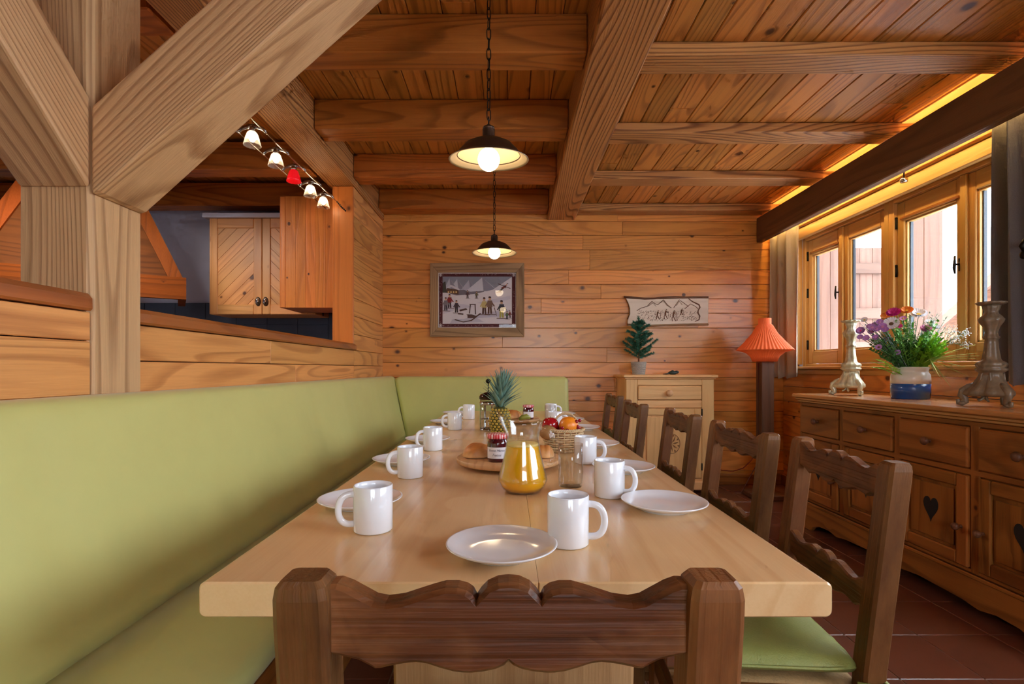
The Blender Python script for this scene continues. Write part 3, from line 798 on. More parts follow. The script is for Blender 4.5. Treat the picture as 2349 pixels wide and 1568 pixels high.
# scalloped plinth
out = [(SY0-.01, .0), (SY0+.14, .0), (SY0+.17, .03), (SY0+.24, .055), (SY0+.34, .06), (SY0+.42, .045), (SY0+.5, .058)]
mir = [(SY0+SY1-a, b) for a, b in out][::-1]
poly = out+[(SY0+.75, .066), (SY0+.9, .05), (SY0+1.05, .066)]+mir+[(SY1+.01, .19), (SY0-.01, .19)]
m = MB(); m.prism(poly, .03, Matrix.Translation((SX+.0, 0, 0)) @ Matrix.Rotation(R(90), 4, 'Z'), c=.004)
m.box(SX-.02, SX+.0, SY0-.014, SY1+.014, .172, .19, c=.005); m.box(SX+.02, 2.56, SY0, SY0+.02, 0, .1, c=.002); m.box(SX+.02, 2.56, SY1-.02, SY1, 0, .1, c=.002)
local(m, sb).build('plinth', W['sideboard'], sb)
def knob(parent, x, y, z, r=.014, mat=None, nx=(-1, 0, 0), root=None):
    k = MB(); q = Vector((0, 0, 1)).rotation_difference(Vector(nx)).to_matrix().to_4x4()
    k.lathe([(.5*r, 0), (.5*r, .006), (.38*r, .012), (.9*r, .02), (1.15*r, .028), (1.0*r, .036), (.5*r, .041), (0, .042)], 16, Matrix.Translation((x, y, z)) @ q)
    if root: local(k, root)
    k.build('knob', mat or W['lamp_post'], parent)
def heart(s=.055):
    o = []
    for i in range(36):
        t = 2*PI*i/36; o.append((s*16*math.sin(t)**3/16*.85, s*(13*math.cos(t)-5*math.cos(2*t)-2*math.cos(3*t)-math.cos(4*t))/14*1.15))
    return o[::-1]
RZ = Matrix.Rotation(R(90), 4, 'Z')
for i in range(4):
    y0 = SY0+i*cw+.026; y1 = SY0+(i+1)*cw-.026
    m = MB(); m.box(SX-.014, SX+.0115, y0, y1, .652, .834, axis=1, c=.006); d = local(m, sb).build('drawer', W['sideboard'], sb)
    knob(d, SX-.014, (y0+y1)/2, .745, .018, root=sb)
    # door: frame, raised panel, carved heart
    m = MB(); a, b = .209, .618; fw = .058
    m.box(SX-.014, SX+.0115, y0, y0+fw, a, b, axis=2, c=.005); m.box(SX-.014, SX+.0115, y1-fw, y1, a, b, axis=2, c=.005)
    m.box(SX-.014, SX+.0115, y0+fw, y1-fw, a, a+fw, axis=1, c=.005); m.box(SX-.014, SX+.0115, y0+fw, y1-fw, b-fw, b, axis=1, c=.005)
    d = local(m, sb).build('door', W['sideboard'], sb)
    m = MB(); nb = 5; pw = (y1-y0-2*fw)/nb
    m.box(SX+.0, SX+.0118, y0+fw, y1-fw, a+fw, b-fw, axis=2, c=.002)
    m.box(SX-.009, SX+.0, y0+fw+.018, y1-fw-.018, a+fw+.018, b-fw-.018, axis=2, c=.008)
    p_ = local(m, sb).build('door_panel', W['sideboard'], d)
    m = MB(); hc = ((y0+y1)/2, (a+b)/2+.012)
    m.prism([(hc[0]+u, hc[1]+v) for u, v in heart(.05)], .003, Matrix.Translation((SX-.0098, 0, 0)) @ RZ, c=0)
    local(m, sb).build('heart_cutout', M_dark, d)['label'] = 'dark heart-shaped cutout'
    knob(d, SX-.014, (y1-.028 if i in (0, 2) else y0+.028), .385, .015, root=sb)

# ------------------------------------------------------------------ small cabinet on the back wall
cb = thing('small_cabinet', 'honey pine one-drawer cupboard with a carved rosette door against the back wall', 'cabinet', (1.40, 4.65, 0))
cx0, cx1, cyf, cyb = 1.02, 1.785, 4.45, 4.84; ct = 1.04
m = MB(); m.box(cx0, cx1, cyf+.022, cyb, .10, ct-.028, axis=2, c=.004); local(m, cb).build('body', W['honey'], cb)
m = MB(); m.box(cx0-.028, cx1+.028, cyf-.03, cyb, ct-.024, ct, axis=0, c=.009); m.box(cx0-.012, cx1+.012, cyf-.012, cyb, ct-.036, ct-.025, axis=0, c=.004); local(m, cb).build('top', W['honey'], cb)
dx0, dx1 = (1463-1167)/F*cyf, (1609-1167)/F*cyf
zt = lambda v: H-(v-845)/F*cyf
m = MB()
m.box(cx0, dx0-.003, cyf, cyf+.022, .10, ct-.037, axis=2, c=.004); m.box(dx1+.003, cx1, cyf, cyf+.022, .10, ct-.037, axis=2, c=.004)
m.box(dx0-.003, dx1+.003, cyf+.001, cyf+.022, zt(883), ct-.037, axis=0, c=.003); m.box(dx0-.003, dx1+.003, cyf+.001, cyf+.022, zt(935), zt(918), axis=0, c=.004); m.box(dx0-.003, dx1+.003, cyf+.001, cyf+.022, .10, zt(1098), axis=0, c=.003)
local(m, cb).build('face_frame', W['honey'], cb)
m = MB(); m.box(cx0-.012, cx1+.012, cyf-.016, cyb, .04, .115, axis=0, c=.008)
for xx in (cx0+.04, cx1-.04):
    for yy in (cyf+.03, cyb-.05): m.lathe([(.02, 0), (.032, .012), (.03, .03), (.02, .041)], 14, RM(loc=(xx, yy, 0)))
local(m, cb).build('base', W['honey'], cb)
m = MB(); m.box(dx0+.002, dx1-.002, cyf-.008, cyf+.021, zt(916), zt(885), axis=0, c=.005); d = local(m, cb).build('drawer', W['honey'], cb)
knob(d, (dx0+dx1)/2-.01, cyf-.008, zt(901), .026, nx=(0, -1, 0), mat=W['board'], root=cb)
m = MB(); a, b = zt(1096), zt(937); fw = .06
m.box(dx0, dx0+fw, cyf-.006, cyf+.02, a, b, axis=2, c=.004); m.box(dx1-fw, dx1, cyf-.006, cyf+.02, a, b, axis=2, c=.004)
m.box(dx0+fw, dx1-fw, cyf-.006, cyf+.02, a, a+fw, axis=0, c=.004); m.box(dx0+fw, dx1-fw, cyf-.006, cyf+.02, b-.055, b, axis=0, c=.004)
d = local(m, cb).build('door', W['honey'], cb)
m = MB(); m.box(dx0+fw, dx1-fw, cyf+.012, cyf+.02, a+fw, b-.055, axis=2, c=.001); m.box(dx0+fw+.02, dx1-fw-.02, cyf+.0, cyf+.012, a+fw+.02, b-.075, axis=2, c=.011); local(m, cb).build('door_panel', W['honey'], d)
m = MB(); rc = ((dx0+dx1)/2+.015, zt(1017)); rr_ = .075
for k in range(24):
    t = 2*PI*k/24; m.bar((rc[0]+math.cos(t)*rr_, cyf-.0015, rc[1]+math.sin(t)*rr_*1.15), (rc[0]+math.cos(t+.27)*rr_, cyf-.0015, rc[1]+math.sin(t+.27)*rr_*1.15), .006, .004, c=.001)
for k in range(8):
    t = 2*PI*k/8+.2; P = lambda rr2, aa: (rc[0]+math.cos(aa)*rr2, rc[1]+math.sin(aa)*rr2*1.15)
    m.prism([P(.006, t), P(.034, t-.28), P(.066, t), P(.034, t+.05)], .004, RM(loc=(0, cyf-.0015, 0)))
    m.prism([P(.05, t+.32), P(.068, t+.2), P(.071, t+.45)], .004, RM(loc=(0, cyf-.0015, 0)))
local(m, cb).build('rosette', W['oak'], d)['label'] = 'dark carved star rosette'
knob(d, dx0+.03, cyf-.006, zt(1017), .02, nx=(0, -1, 0), mat=W['board'], root=cb)
for zz in (zt(945), zt(1070)):
    m = MB(); m.tube([(dx1+.002, cyf-.008, zz-.03), (dx1+.002, cyf-.008, zz+.03)], .006); local(m, cb).build('hinge', M_iron, d)

# ------------------------------------------------------------------ kitchen cabinets
def kcab(name, label, x0, x1, y0, y1, z0, z1, doors, panel=None):
    root = thing(name, label, 'wall cabinet', ((x0+x1)/2, (y0+y1)/2, z0))
    m = MB()
    if panel:
        n = 5
        for i in range(n): m.box(x0+(x1-x0)*i/n, x0+(x1-x0)*(i+1)/n, y0, y1, z0, z1, axis=2, c=.0012)
    else: m.box(x0, x1, y0+.02, y1, z0, z1, axis=2, c=.003)
    local(m, root).build('body', W['orangepine'] if panel else W['kitchen'], root)
    for k, (a, b, sgn) in enumerate(doors):
        m = MB(); fw = .07; yf = y0-.002
        m.box(a, a+fw, yf, y0+.018, z0, z1, axis=2, c=.004); m.box(b-fw, b, yf, y0+.018, z0, z1, axis=2, c=.004)
        m.box(a+fw, b-fw, yf, y0+.018, z0, z0+fw*1.2, axis=0, c=.004); m.box(a+fw, b-fw, yf, y0+.018, z1-fw*1.2, z1, axis=0, c=.004)
        d = local(m, root).build('door', W['kitchen'], root)
        # diagonal boards, clipped to the panel
        m = MB(); X0, X1, Z0, Z1 = a+fw, b-fw, z0+fw*1.2, z1-fw*1.2
        wdt = .075; cx_, cz_ = (X0+X1)/2, (Z0+Z1)/2
        def clip(poly, f):
            o = []
            for i in range(len(poly)):
                p, q = poly[i], poly[(i+1) % len(poly)]; fp, fq = f(p), f(q)
                if fp >= 0: o.append(p)
                if fp*fq < 0: t = fp/(fp-fq); o.append((p[0]+(q[0]-p[0])*t, p[1]+(q[1]-p[1])*t))
            return o
        for i in range(-9, 10):
            o = i*wdt*1.414; r = .8
            poly = [(cx_-r, cz_-sgn*r+o), (cx_+r, cz_+sgn*r+o), (cx_+r, cz_+sgn*r+o+wdt*1.36), (cx_-r, cz_-sgn*r+o+wdt*1.36)]
            for f in (lambda p: p[0]-X0, lambda p: X1-p[0], lambda p: p[1]-Z0, lambda p: Z1-p[1]):
                if len(poly) > 2: poly = clip(poly, f)
            if len(poly) < 3: continue
            vs = [(p[0], y, p[1]) for y in (y0+.006, y0+.018) for p in poly]; n = len(poly)
            gs = [((p[0]+sgn*p[1])*.707, (p[1]-sgn*p[0])*.707, y) for y in (0, .012) for p in poly]
            m.add(vs, [tuple(range(n)), tuple(range(n, 2*n))[::-1]]+[(i2, i2+n, (i2+1) % n+n, (i2+1) % n) for i2 in range(n)], gs)
        local(m, root).build('door_panel', [W['kitchen']], d)
        hx = b-.03 if sgn > 0 else a+.03
        m = MB(); zc = z0+.11
        m.ball((hx, yf-.004, zc), .03, (.8, .3, 1.3), 14, 10); local(m, root).build('handle', M_bronze, d)
        m = MB(); m.ball((hx-.003, yf-.016, zc+.004), .019, (.8, .35, 1.2), 12, 8); local(m, root).build('handle_cup', M_chrome, d)
    return root
kcab('wall_cabinet', 'kitchen wall cabinet with two doors of diagonal pine boards and dark oval pulls', -2.572, -1.66, 4.40, 4.727, 1.56, 2.385, [(-2.572, -2.122, 1), (-2.118, -1.66, -1)])
kcab('wall_cabinet', 'knotty orange pine end cabinet of vertical boards beside the opening jamb', -1.745, -1.353, 4.0, 4.372, 1.57, 2.44, [], True)
m = MB(); m.box(-2.62, -1.747, 4.37, 4.727, 2.386, 2.425, c=.004); tag(m.build('cornice_board', M_plaster), 'pale board lying along the top of the two-door wall cabinet', 'board')
m = MB(); m.box(-1.79, -1.7462, 4.0, 4.395, 1.57, 2.44, axis=2, c=.004); o = m.build('door', W['orangepine'], [x for x in bpy.data.objects if x.name == 'wall_cabinet.001'][0]); o.location = -Vector(o.parent.location)
# range hood set diagonally
Rk = Vector((-2.48, 3.9)); u_ = Vector((-.837, -.547)); nrm = Vector((-.547, .837))
hood = thing('range_hood', 'tapering oak range hood with slanted trim boards behind the post', 'range hood', (Rk.x+u_.x*.614, Rk.y+u_.y*.614, 1.62))
hm = MB()
def hp(t, dpt, z): q = Rk+u_*t+nrm*dpt; return (q.x, q.y, z)
HB0, HB1, HT = H+.525, H+.69, 2.495; Wd = 1.23
def hexa(mb, pts, **k):
    mb.add(pts, [(0, 1, 2, 3), (4, 7, 6, 5), (0, 4, 5, 1), (1, 5, 6, 2), (2, 6, 7, 3), (3, 7, 4, 0)], [(p[2], p[0], p[1]) for p in pts] if k.pop('vert', 0) else [((Vector(p[:2])-Rk).dot(u_), p[2], (Vector(p[:2])-Rk).dot(nrm)) for p in pts], **k)
hexa(hm, [hp(-.02, -.02, HB0), hp(Wd+.02, -.02, HB0), hp(Wd+.02, .03, HB0), hp(-.02, .03, HB0), hp(-.02, -.02, HB1), hp(Wd+.02, -.02, HB1), hp(Wd+.02, .03, HB1), hp(-.02, .03, HB1)])
hexa(hm, [hp(-.02, .03, HB0), hp(.03, .03, HB0), hp(.03, .5, HB0), hp(-.02, .5, HB0), hp(-.02, .03, HB1), hp(.03, .03, HB1), hp(.03, .5, HB1), hp(-.02, .5, HB1)])
local(hm, hood).build('band', W['hood'], hood)
tt = .303; zb_ = HB1+.001
hm = MB()
hexa(hm, [hp(.06, .06, zb_), hp(Wd-.06, .06, zb_), hp(Wd-.06, .5, zb_), hp(.06, .5, zb_), hp(tt+.03, .25, HT), hp(Wd-tt-.03, .25, HT), hp(Wd-tt-.03, .5, HT), hp(tt+.03, .5, HT)])
local(hm, hood).build('body', W['hood_dark'], hood)
for a, b in ((0.0, tt), (Wd, Wd-tt)):
    s2 = 1 if a == 0 else -1; hm = MB()
    hexa(hm, [hp(a, .03, zb_), hp(a+s2*.095, .03, zb_), hp(a+s2*.095, .07, zb_), hp(a, .07, zb_), hp(b, .217, HT), hp(b+s2*.095, .217, HT), hp(b+s2*.095, .257, HT), hp(b, .257, HT)], vert=1)
    local(hm, hood).build('trim_board', W['hood'], hood)
# ------------------------------------------------------------------ pendant lamps
def pendant(loc, label, ztop, tilt=0):
    """loc = centre of the rim"""
    root = thing('pendant_lamp', label, 'pendant lamp', loc, group='pendant lamps over the tables')
    T = RM(rx=tilt)
    r = .165
    prof = [(.0255, .118), (.0255, .085), (.030, .080), (.06, .074), (.095, .058), (.122, .030), (.132, .014), (.140, .008), (.156, .002), (r, -.006)]
    m = MB(); m.lathe(prof, 48, T, caps=False); m.lathe([(.0255, .118), (.022, .128), (.010, .131), (.008, .136)], 24, T)
    sh = m.build('lamp_shade', M_bronze, root)
    m = MB(); inner = [(.02, .0795), (.06, .0715), (.0935, .0555), (.120, .028), (.130, .012), (.139, .005), (.156, -.001), (r+.0005, -.0075), (r+.0015, -.005)]
    m.lathe(inner, 48, T, caps=False); m.f = m.f[:-2] if False else m.f
    m.build('shade_lining', M_cream, sh)
    m = MB(); m.tube([T @ Vector((.131*math.cos(t), .131*math.sin(t), .012)) for t in [2*PI*i/60 for i in range(61)]], .0022, n=5, cap=False); m.build('lining_ring', M_bronze, sh)
    m = MB(); m.lathe([(.018, .079), (.018, .04), (.012, .038)], 16, T); m.build('socket', M_cream, root)
    m = MB(); m.ball((0, 0, -.003), .0455, (1, 1, 1.03), 24, 16, M=T); m.build('bulb', M_bulb, root)
    m = MB(); zt0 = .136
    m.tube([T @ Vector((0, .014*math.cos(t), zt0+.016+.014*math.sin(t))) for t in [2*PI*i/18 for i in range(19)]], .003, n=6, cap=False)
    m.build('hanging_ring', M_iron, root)
    m = MB(); z = zt0+.024; k = 0; Lk = .046
    while z < ztop-loc[2]-.02:
        ax = k % 2; tw = .5+.25*math.sin(k*.7)
        pts = []
        for i in range(17):
            t = 2*PI*i/16; w = .0085*math.cos(t); h = (Lk/2-.004)*math.sin(t)+ (.006 if math.sin(t) > 0 else -.006)
            pts.append((w*math.cos(tw+ax*PI/2), w*math.sin(tw+ax*PI/2), z+Lk/2+h))
        m.tube(pts, .0022, n=5, cap=False); z += Lk-.004; k += 1
    m.build('chain', M_iron, root)
    m = MB(); m.lathe([(.0, ztop-loc[2]-.03), (.02, ztop-loc[2]-.028), (.045, ztop-loc[2]-.006), (.047, ztop-loc[2]-.0005)], 24); m.build('ceiling_rose', M_iron, root)
    return root
pendant((-.083, 2.13, H+.872), 'nearer enamel pendant lamp hanging on a chain over the table, slightly tilted', ZC_L, R(6))
pendant((-.108, 3.84, H+.871), 'farther and smaller-looking pendant lamp hanging in front of the framed picture', ZC_L, 0)

# ------------------------------------------------------------------ cable spotlights
wz = H+1.262
wires = thing('light_cables', 'pair of taut metal cables carrying the small spotlights along the lintel beam', 'cable', (-1.37, 3.0, wz))
for x in (-1.445, -1.30):
    m = MB(); m.tube([(x, 2.15, wz+.01), (x, 2.4, wz+.004), (x, 3.0, wz-.003), (x, 3.88, wz)], .0035, n=6); local(m, wires).build('cable', M_steel, wires)
    m = MB(); pts = [(x, 3.88, wz), (x+.02, 3.90, wz-.03), (x+.05, 3.918, wz-.055)] if x > -1.35 else [(x, 3.88, wz), (x+.02, 3.895, wz-.02), (x+.05, 3.918, wz-.04)]
    for i in range(7):
        t = i/6; p = Vector(pts[0]).lerp(Vector(pts[2]), t); m.ball(p, .006, (1, 1, 1), 8, 6)
    m.tube(pts, .003, n=6)
    local(m, wires).build('tensioner', M_iron, wires)
M_cup, n, l, p = newmat('frosted_spot_glass'); n.remove(p)
tr_ = n.new('ShaderNodeBsdfTransparent'); tl = n.new('ShaderNodeBsdfTranslucent'); tl.inputs[0].default_value = (.9, .86, .8, 1); mx = n.new('ShaderNodeMixShader'); mx.inputs[0].default_value = .22
l.new(tr_.outputs[0], mx.inputs[1]); l.new(tl.outputs[0], mx.inputs[2]); l.new(mx.outputs[0], n['Material Output'].inputs[0])
M_redcup = plain('red_spot_glass', (214, 16, 36), .15, emit=(220, 10, 20), estr=.5, trans=.0)
M_spotbulb = plain('spot_bulb', (255, 244, 220), .3, emit=(255, 226, 180), estr=36)
def spot(x, y, red, label):
    root = thing('cable_spotlight', label, 'spotlight', (x, y, wz), group='small spotlights on the cables')
    m = MB()
    for s in (-1, 1):
        m.tube([(s*.0725, 0, .004), (s*.055, 0, .02), (s*.03, 0, .03), (0, 0, .034)], [.004, .005, .006, .006], n=6, flat=2.2)
        m.tube([(s*.0725, -.012, 0), (s*.0725, .012, 0)], .006, n=8)
    m.tube([(0, 0, .03), (0, 0, .075)], .0018, n=5); m.lathe([(.014, .028), (.016, .01), (.012, -.004)], 14)
    m.build('bracket', M_steel, root)
    m = MB(); rid = lambda a, j, z: 1+.035*math.cos(a*14)
    m.lathe([(.016, .006), (.026, -.004), (.033, -.026), (.040, -.054), (.044, -.070), (.0425, -.070), (.0315, -.026), (.024, -.004)], 56, mod=rid, closed=True); m.build('glass_cup', M_redcup if red else M_cup, root)
    m = MB(); m.ball((0, 0, -.03), .0165, (1, 1, 1.2), 14, 10); m.build('bulb', M_spotbulb if not red else plain('dim_bulb', (240, 60, 50), .4, emit=(255, 40, 40), estr=1.2), root)
for (py_, red, lab) in ((2.74, 0, 'nearest glass spotlight on the cables, just below the diagonal brace'), (3.02, 0, 'second glass spotlight on the cables, left of the red one'),
                   (3.27, 1, 'red glass spotlight in the middle of the cables'), (3.545, 0, 'glass spotlight just right of the red one on the cables'), (3.79, 0, 'farthest glass spotlight on the cables, nearest the orange jamb')):
    spot(-1.3725, py_, red, lab)

# ------------------------------------------------------------------ framed picture (flat printed layers on one sheet)
pic = thing('framed_picture', 'framed winter scene with skiers in a rough brown wood frame on the back wall', 'picture', (-.295, YB-.02, 1.73))
pc = lambda v, c=None: plain('print_%d_%d_%d' % v, v, .75)
PK = {}
def PM(v):
    if v not in PK: PK[v] = plain('print_colour_%d_%d_%d' % v, v, .75, noise_amt=.06, nscale=60)
    return PK[v]
def Pp(px, py): return ((px-1167)/F*YB, H-(py-845)/F*YB)
ox0, oz1 = Pp(987.5, 604.5); ox1, oz0 = Pp(1202.5, 772.5); ix0, iz1 = Pp(1006, 626); ix1, iz0 = Pp(1184, 751.5)
m = MB(); fy0, fy1 = YB-.036, YB-.002
def quad_prism(mb, P4, y0, y1, dirv):
    n = 4; vs = [(p[0], y, p[1]) for y in (y0, y1) for p in P4]; dv = Vector(dirv)
    gs = [(p[0]*dv.x+p[1]*dv.y, p[1]*dv.x-p[0]*dv.y, y) for y in (y0, y1) for p in P4]
    mb.add(vs, [(0, 1, 2, 3), (7, 6, 5, 4)]+[(i, i+n, (i+1) % n+n, (i+1) % n) for i in range(n)], gs)
O = [(ox0, oz0), (ox1, oz0), (ox1, oz1), (ox0, oz1)]; I = [(ix0, iz0), (ix1, iz0), (ix1, iz1), (ix0, iz1)]
for k, dv in ((0, (1, 0)), (1, (0, 1)), (2, (1, 0)), (3, (0, 1))):
    k2 = (k+1) % 4; quad_prism(m, [O[k], O[k2], I[k2], I[k]], fy0, fy1, dv)
f_ = local(m, pic).build('frame', W['barn'], pic); b_ = f_.modifiers.new('chamfer', 'BEVEL'); b_.width = .004; b_.segments = 2
mats = []; m = MB()
def mi(v):
    if v not in mats: mats.append(v)
    return mats.index(v)
ly = [0]
def flat(pts, c, raw=False):
    """a printed shape; pts in sheet units u,v 0..1"""
    ly[0] += 1; y = YB-.014-ly[0]*.00002
    P4 = [(ix0+(ix1-ix0)*u, iz0+(iz1-iz0)*v) for u, v in pts]
    ar = sum(P4[i-1][0]*P4[i][1]-P4[i][0]*P4[i-1][1] for i in range(len(P4)))
    if ar < 0: P4 = P4[::-1]
    m.add([(p[0], y, p[1]) for p in P4], [tuple(range(len(P4)))], mat=mi(c))
B = lambda: None
flat([(0, 0), (1, 0), (1, 1), (0, 1)], (232, 226, 226)); flat([(.008, .012), (.992, .012), (.992, .988), (.008, .988)], (84, 24, 36))
for i in range(90):   # speckle in the border
    s_ = random.random(); e = random.choice((.03, .97)); u, v = (s_, .025+.022*random.random()+(0 if random.random() < .5 else .93)) if random.random() < .6 else (e+random.uniform(-.014, .014), s_)
    flat([(u, v), (u+.006, v), (u+.006, v+.008), (u, v+.008)], (196, 180, 180))
A0, A1, B0, B1 = .055, .945, .07, .93
def S(u, v): return (A0+(A1-A0)*u, B0+(B1-B0)*v)
flat([S(0, 0), S(1, 0), S(1, 1), S(0, 1)], (206, 200, 212)); flat([S(0, .62), S(1, .62), S(1, 1), S(0, 1)], (142, 146, 164))
for (a, b_, hgt, c) in ((.12, .3, .95, (198, 198, 212)), (.28, .48, .93, (180, 180, 200)), (.36, .78, .98, (210, 208, 222)), (.0, .2, .97, (190, 190, 206))):
    flat([S(max(a-.05, 0), .66), S(b_+.05, .66), S((a+b_)/2, hgt)], c); flat([S((a+b_)/2, hgt), S(b_+.04, .66), S((a+b_)/2+.02, .7)], (142, 140, 160))
flat([S(.1, .68), S(.30, .72), S(.4, .68), S(.6, .7), S(.6, .6), S(.1, .6)], (120, 112, 126))
flat([S(0, 0), S(1, 0), S(1, .99), S(.72, .72), S(.45, .63), S(.2, .6), S(0, .68)], (222, 216, 226))
for (q, c) in (([(.3, .1), (.9, .16), (.98, .3), (.6, .24)], (196, 190, 210)), ([(0, .2), (.2, .3), (.45, .36), (.3, .42), (0, .4)], (204, 198, 216)), ([(.5, .45), (.98, .6), (.98, .52), (.6, .4)], (206, 200, 218)), ([(.1, .0), (.6, .04), (.5, .12), (.15, .1)], (196, 190, 208))):
    flat([S(*p) for p in q], c)
flat([S(.05, .66), S(.23, .62), S(.23, .72), S(.06, .76)], (98, 66, 52)); flat([S(.03, .74), S(.12, .83), S(.26, .73), S(.23, .71), S(.12, .78)], (214, 208, 218)); flat([S(.0, .66), S(.06, .66), S(.04, .9), S(.0, .86)], (66, 66, 60))
for i in range(4): flat([S(.075+i*.037, .655), S(.095+i*.037, .653), S(.095+i*.037, .69), S(.075+i*.037, .692)], (226, 190, 130))
def figure(u, v, s, coat, legs, lean=0):
    s *= .74
    f = lambda a, b: S(u+a*s+b*lean*s, v+b*s*1.45)
    flat([f(-.035, -.1), f(-.005, -.1), f(0, .02), f(-.03, .02)], legs); flat([f(.01, -.1), f(.04, -.1), f(.03, .02), f(0, .02)], legs)
    flat([f(-.045, .01), f(.045, .01), f(.04, .12), f(-.035, .12)], coat); flat([f(.03, .11), f(.085, .03), f(.07, .015), f(.02, .08)], coat); flat([f(-.03, .11), f(-.075, .03), f(-.06, .02), f(-.02, .08)], coat)
    flat([f(-.018, .125), f(.02, .125), f(.02, .165), f(-.018, .165)], (206, 160, 130)); flat([f(-.022, .16), f(.024, .16), f(.018, .185), f(-.015, .19)], (70, 40, 44))
    flat([f(-.08, -.115), f(.1, -.12), f(.1, -.11), f(-.08, -.105)], (90, 60, 50))
for a in ((.36, .60, .55, (90, 60, 70), (60, 46, 50)), (.49, .59, .5, (110, 100, 80), (70, 64, 60)), (.10, .44, .95, (140, 40, 44), (60, 44, 50)), (.045, .38, .9, (130, 120, 130), (70, 60, 70)), (.60, .33, 1.15, (196, 176, 120), (80, 50, 44)), (.68, .34, 1.2, (126, 96, 84), (96, 62, 50)),
          (.85, .26, 1.2, (60, 56, 66), (180, 170, 90)), (.93, .16, .55, (90, 110, 80), (60, 60, 70)), (.97, .18, .5, (120, 60, 60), (60, 50, 60)), (.2, .33, .85, (72, 56, 66), (60, 50, 56)), (.86, .74, .6, (140, 70, 60), (90, 80, 60), 1.0)):
    figure(*a)
for q in ([(.17, .08), (.3, .03), (.42, .06), (.56, .22), (.54, .23), (.41, .08), (.3, .05), (.18, .1)], [(.34, .2), (.4, .14), (.47, .18), (.42, .2)], [(.38, .22), (.395, .22), (.41, .42), (.395, .42)], [(.47, .2), (.485, .2), (.475, .42), (.46, .42)], [(.39, .40), (.48, .40), (.48, .42), (.39, .42)], [(.36, .12), (.48, .12), (.5, .17), (.36, .18)], [(.25, .26), (.36, .3), (.34, .33), (.24, .3)], [(.22, .2), (.3, .19), (.3, .22), (.22, .23)], [(.74, .34), (.78, .16), (.785, .165), (.75, .35)], [(.8, .84), (.98, .74), (.98, .755), (.8, .855)]):
    flat([S(*p) for p in q], (88, 62, 60))
for cu, cv in ((.03, .04), (.97, .04), (.03, .96), (.97, .96)):
    for a in range(4):
        t = a*PI/4; d = (.028*math.cos(t), .036*math.sin(t)); e = (-d[1]*.09, d[0]*.09)
        flat([(cu-d[0]-e[0], cv-d[1]-e[1]), (cu+d[0]-e[0], cv+d[1]-e[1]), (cu+d[0]+e[0], cv+d[1]+e[1]), (cu-d[0]+e[0], cv-d[1]+e[1])], (220, 210, 214))
m.v = [(min(max(v[0], ix0), ix1), v[1], min(max(v[2], iz0), iz1)) for v in m.v]
me_n = len(m.v); o = local(m, pic)
pr = o.build('print', [PM(c) for c in mats], pic)
g = MB(); g.box(ix0, ix1, YB-.0215, YB-.0200, iz0, iz1, c=.0003); local(g, pic).build('glass_pane', glassy('picture_glass', (1, 1, 1), .018, .0, .1), pic)

# ------------------------------------------------------------------ carved plaque
pl = thing('carved_plaque', 'carved pale wooden plaque with mountains and climbers and dark bark edges on the back wall', 'plaque', (1.49, YB-.02, 1.63))
def Q(cx_, cy_): return Pp(1400+cx_/5.22, 640+cy_/5.22)
outl = [(180, 232), (210, 290), (228, 350), (230, 420), (210, 470), (200, 500), (205, 560), (420, 566), (540, 568), (760, 558), (1000, 556), (1150, 558), (1160, 545), (1162, 400), (1165, 232), (900, 232), (640, 240), (400, 246)]
m = MB(); m.prism([Q(*p) for p in outl], .022, RM(loc=(0, YB-.014, 0)), c=.003); local(m, pl).build('slab', W['carve'], pl)
m = MB()
m.tube([Vector((Q(*p)[0], YB-.018, Q(*p)[1])) for p in ((158, 216), (250, 222), (400, 238), (520, 236), (640, 222), (760, 220), (900, 224), (1165, 220))], [.010, .011, .011, .010, .009, .011, .011, .010], n=10)
m.tube([Vector((Q(*p)[0], YB-.016, Q(*p)[1])) for p in ((182, 232), (215, 300), (230, 370), (226, 430), (204, 480))], .006, n=8)
m.tube([Vector((Q(*p)[0], YB-.026, Q(*p)[1])) for p in ((925, 236), (970, 270), (1050, 310), (1062, 340), (1040, 380), (1040, 410), (1060, 445), (1050, 490), (1000, 510))], [.003, .005, .007, .006, .005, .006, .006, .005, .002], n=8)
local(m, pl).build('bark_edge', W['lamp_post'], pl)
m = MB(); m.tube([Vector((Q(*p)[0], YB-.02, Q(*p)[1])) for p in ((200, 545), (420, 560), (600, 552), (800, 546), (1000, 542), (1160, 542))], [.010, .011, .010, .010, .011, .012], n=10); local(m, pl).build('lower_edge', W['barn'], pl)
m = MB()
def line(pts, r=.0018): m.tube([Vector((Q(*p)[0], YB-.0262, Q(*p)[1])) for p in pts], r, n=5)
line([(310, 380), (360, 350), (430, 330), (490, 268), (530, 300), (560, 310), (625, 250), (690, 330), (720, 345)], .0028); line([(750, 345), (815, 250), (870, 290), (925, 330)], .0028); line([(880, 358), (950, 300), (1010, 330), (1040, 360)], .0026)
line([(440, 330), (500, 290), (540, 330)]); line([(590, 290), (625, 262), (670, 320), (700, 325)]); line([(780, 320), (815, 270), (850, 310)])
for cx_, cy_, s in ((560, 430, 1), (655, 420, 1.1), (750, 440, 1.2), (845, 395, .7)):
    line([(cx_+4*s, cy_-50*s), (cx_+8*s, cy_-44*s)], .0062); line([(cx_+2*s, cy_-36*s), (cx_-4*s, cy_-16*s), (cx_-8*s, cy_+4*s)], .0066)
    line([(cx_-8*s, cy_+4*s), (cx_-18*s, cy_+28*s), (cx_-14*s, cy_+54*s)], .0032); line([(cx_-6*s, cy_+4*s), (cx_+6*s, cy_+28*s), (cx_+18*s, cy_+52*s)], .0034); line([(cx_+2*s, cy_-30*s), (cx_+18*s, cy_-14*s), (cx_+28*s, cy_-20*s)], .0024); line([(cx_+28*s, cy_-30*s), (cx_+34*s, cy_+50*s)], .0014)
